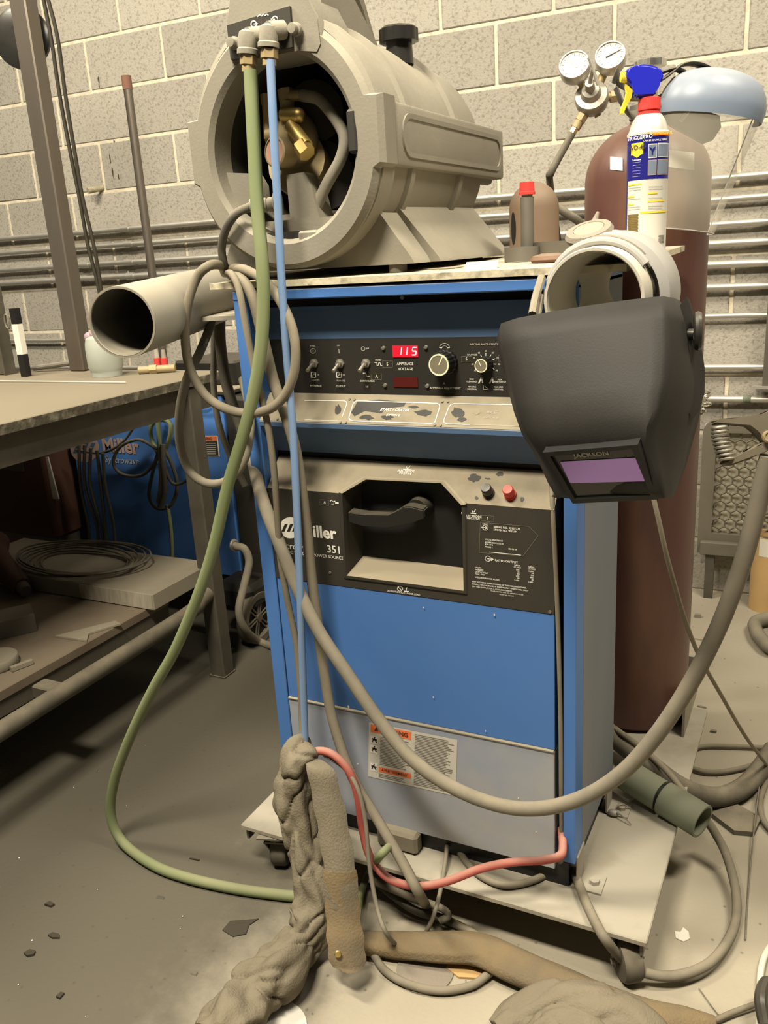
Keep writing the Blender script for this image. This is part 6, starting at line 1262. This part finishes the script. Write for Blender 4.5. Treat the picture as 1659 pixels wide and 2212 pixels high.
sv=thing('leather_sleeve','crumpled brown suede cable sleeve draped to the floor at the lower left','sleeve',at(600,2100,Z=0.0))
cloth('sleeve_cover',[S_(668,1650,-.095),S_(655,1630,-.11),S_(636,1650,-.125),S_(632,1700,-.135),S_(638,1760,-.15),S_(652,1820,-.165),S_(668,1880,-.18),S_(682,1940,-.20),S_(678,1990,-.22),S_(655,2040,-.245),S_(610,2090,Z=.055),S_(555,2140,Z=.045),S_(510,2200,Z=.042),S_(480,2270,Z=.04)],[.014,.030,.036,.040,.034,.033,.034,.034,.036,.038,.042,.048,.055,.06],'leather','','',amp=.44,fr=58,sub=24,parent=sv,n=64)
cloth('sleeve_flap',[S_(560,2130,Z=.05),S_(520,2150,Z=.05),S_(490,2190,Z=.04),S_(470,2260,Z=.03)],[.02,.035,.045,.05],'leather','','',flat=.6,amp=.35,fr=20,parent=sv,n=40)
P=[S_(668,1636,-.115),S_(690,1660,-.14),S_(706,1720,-.155),S_(722,1800,-.175),S_(734,1880,-.20),S_(740,1960,-.22),S_(746,2030,-.245),S_(752,2085,-.265)]
def band(nm,P,ws,th,m,parent):
    Q=spline(P,8); bm=B(); rows=[]
    for i,q in enumerate(Q):
        u=i/(len(Q)-1); x=u*(len(ws)-1); k=min(int(x),len(ws)-2); w=ws[k]+(ws[k+1]-ws[k])*(x-k); w*=1+.05*math.sin(u*30)
        f_=-CF*1.0; rows.append([q-CR*w-f_*th*.3,q-CR*w*.5+f_*th*(1.1+.3*math.sin(u*14)),q+f_*th*1.3,q+CR*w*.55+f_*th*1.1,q+CR*w-f_*th*.3,q+CR*w*.5-f_*th,q-CR*w*.5-f_*th])
    loft(bm,rows); obj(nm,bm,MAT[m],parent,ang=70)
band('strap',P[:6],[.012,.025,.028,.029,.029,.030],.007,'leather',sv); band('strap_end',P[4:]+[S_(758,2096,-.272)],[.030,.031,.032,.034,.030,.012],.008,'leather_rust',sv)
q=S_(731,2052,-.262)-CF*.014; bm=B(); lathe(bm,[(.0065,0),(.005,.003),(0,.0035)],q,-CF,14,ends=False); obj('snap_button',bm,MAT['brass'],sv)
fs2=thing('hose_sleeve','long flattened brown fabric hose sleeve on the floor before the cart','sleeve',at(1100,2080,Z=0))
cloth('sleeve_tube',[at(770,2035,Z=.02),at(850,2040,Z=.022),at(940,2045,Z=.026),at(1030,2052,Z=.028),at(1110,2085,Z=.026),at(1200,2122,Z=.025),at(1300,2160,Z=.024),at(1400,2190,Z=.022),at(1480,2200,Z=.018),at(1545,2208,Z=.014)],[.024,.030,.032,.034,.036,.036,.034,.030,.024,.012],'leather_rust','','',flat=.62,amp=.14,fr=22,parent=fs2,n=32)
fs3=thing('canvas_bundle','crumpled dusty canvas heap on the floor at the bottom edge','canvas',at(1230,2200,Z=0))
cloth('canvas_heap',[at(1075,2225,Z=.02),at(1130,2190,Z=.025),at(1210,2172,Z=.035),at(1290,2190,Z=.035),at(1370,2220,Z=.03),at(1440,2270,Z=.02)],[.02,.035,.05,.055,.05,.03],'leather','','',flat=.6,amp=.32,fr=18,parent=fs3,n=48)
cloth('canvas_fold',[at(1140,2240,Z=.03),at(1200,2205,Z=.04),at(1270,2215,Z=.045),at(1330,2250,Z=.03)],[.015,.03,.03,.02],'leather','','',flat=.6,amp=.32,fr=14,parent=fs3,n=40)
# worn cutting disc, rusty scrap, printed disc on the floor
p=at(918,2096,Z=.002); cd=thing('cutting_disc','worn round cutting disc on the floor inside the hose arc','disc',Vector((p.x,p.y,.0005))); rd=pxm(62,p)
bm=B(); lathe(bm,[(0,.0005),(rd,.0005),(rd,.003),(rd*.14,.0034),(0,.0034)],(p.x,p.y,0),(0,0,1),44,ends=False); obj('disc',bm,MAT['disc_grey'],cd); bm=B(); lathe(bm,[(rd*.24,.0037),(rd*.22,.0042),(0,.0042)],(p.x,p.y+.02,0),(0,0,1),28,ends=False); obj('centre_ring',bm,MAT['concrete_pad'],cd)
p=at(1012,2095,Z=.002); bm=B(); prism(bm,[(p.x-.04,p.y-.012,.0005),(p.x-.01,p.y-.024,.0005),(p.x+.03,p.y-.01,.0005),(p.x+.028,p.y+.012,.0005),(p.x-.01,p.y+.022,.0005),(p.x-.035,p.y+.012,.0005)],(0,0,.004)); obj('rusty_flake',bm,MAT['cardboard'],None,label='orange rusty flake on the floor beside the cutting disc',cat='scrap')
p=at(585,2225,Z=.002); rd=pxm(78,p); cd=thing('printed_disc','white printed disc with a red line on the floor at the bottom edge','disc',Vector((p.x,p.y,.0005))); bm=B(); lathe(bm,[(0,.0005),(rd,.0005),(rd,.003),(0,.003)],(p.x,p.y,0),(0,0,1),44,ends=False); obj('disc',bm,MAT['can_white'],cd)
for k in range(6):
    a=math.radians(20+k*3); q=Vector((p.x,p.y,.0034)); bm=B(); y0=rd*(.10+.045*k); bm.faces.new([bm.verts.new(q+Vector(v)) for v in ((rd*.35,y0,0),(rd*.85,y0,0),(rd*.85,y0+rd*.02,0),(rd*.35,y0+rd*.02,0))]); obj('print_line',bm,MAT['label_text'],cd,smooth=False)
bm=B(); q=Vector((p.x,p.y,.0035)); bm.faces.new([bm.verts.new(q+Vector(v)) for v in ((rd*.2,-.01,0),(rd*.95,.02,0),(rd*.95,.023,0),(rd*.2,-.007,0))]); obj('red_line',bm,MAT['spray_red'],cd,smooth=False)
# wedge block under the machine front edge
p=at(870,1805,Y=-.02); bm=B(); box(bm,(p.x-.06,-.022,PZ+.001),(p.x+.03,.008,PZ+.045),None,.006); obj('packing_block',bm,MAT['hose_brown'],None,label='dusty packing block wedged under the machine front',cat='block')
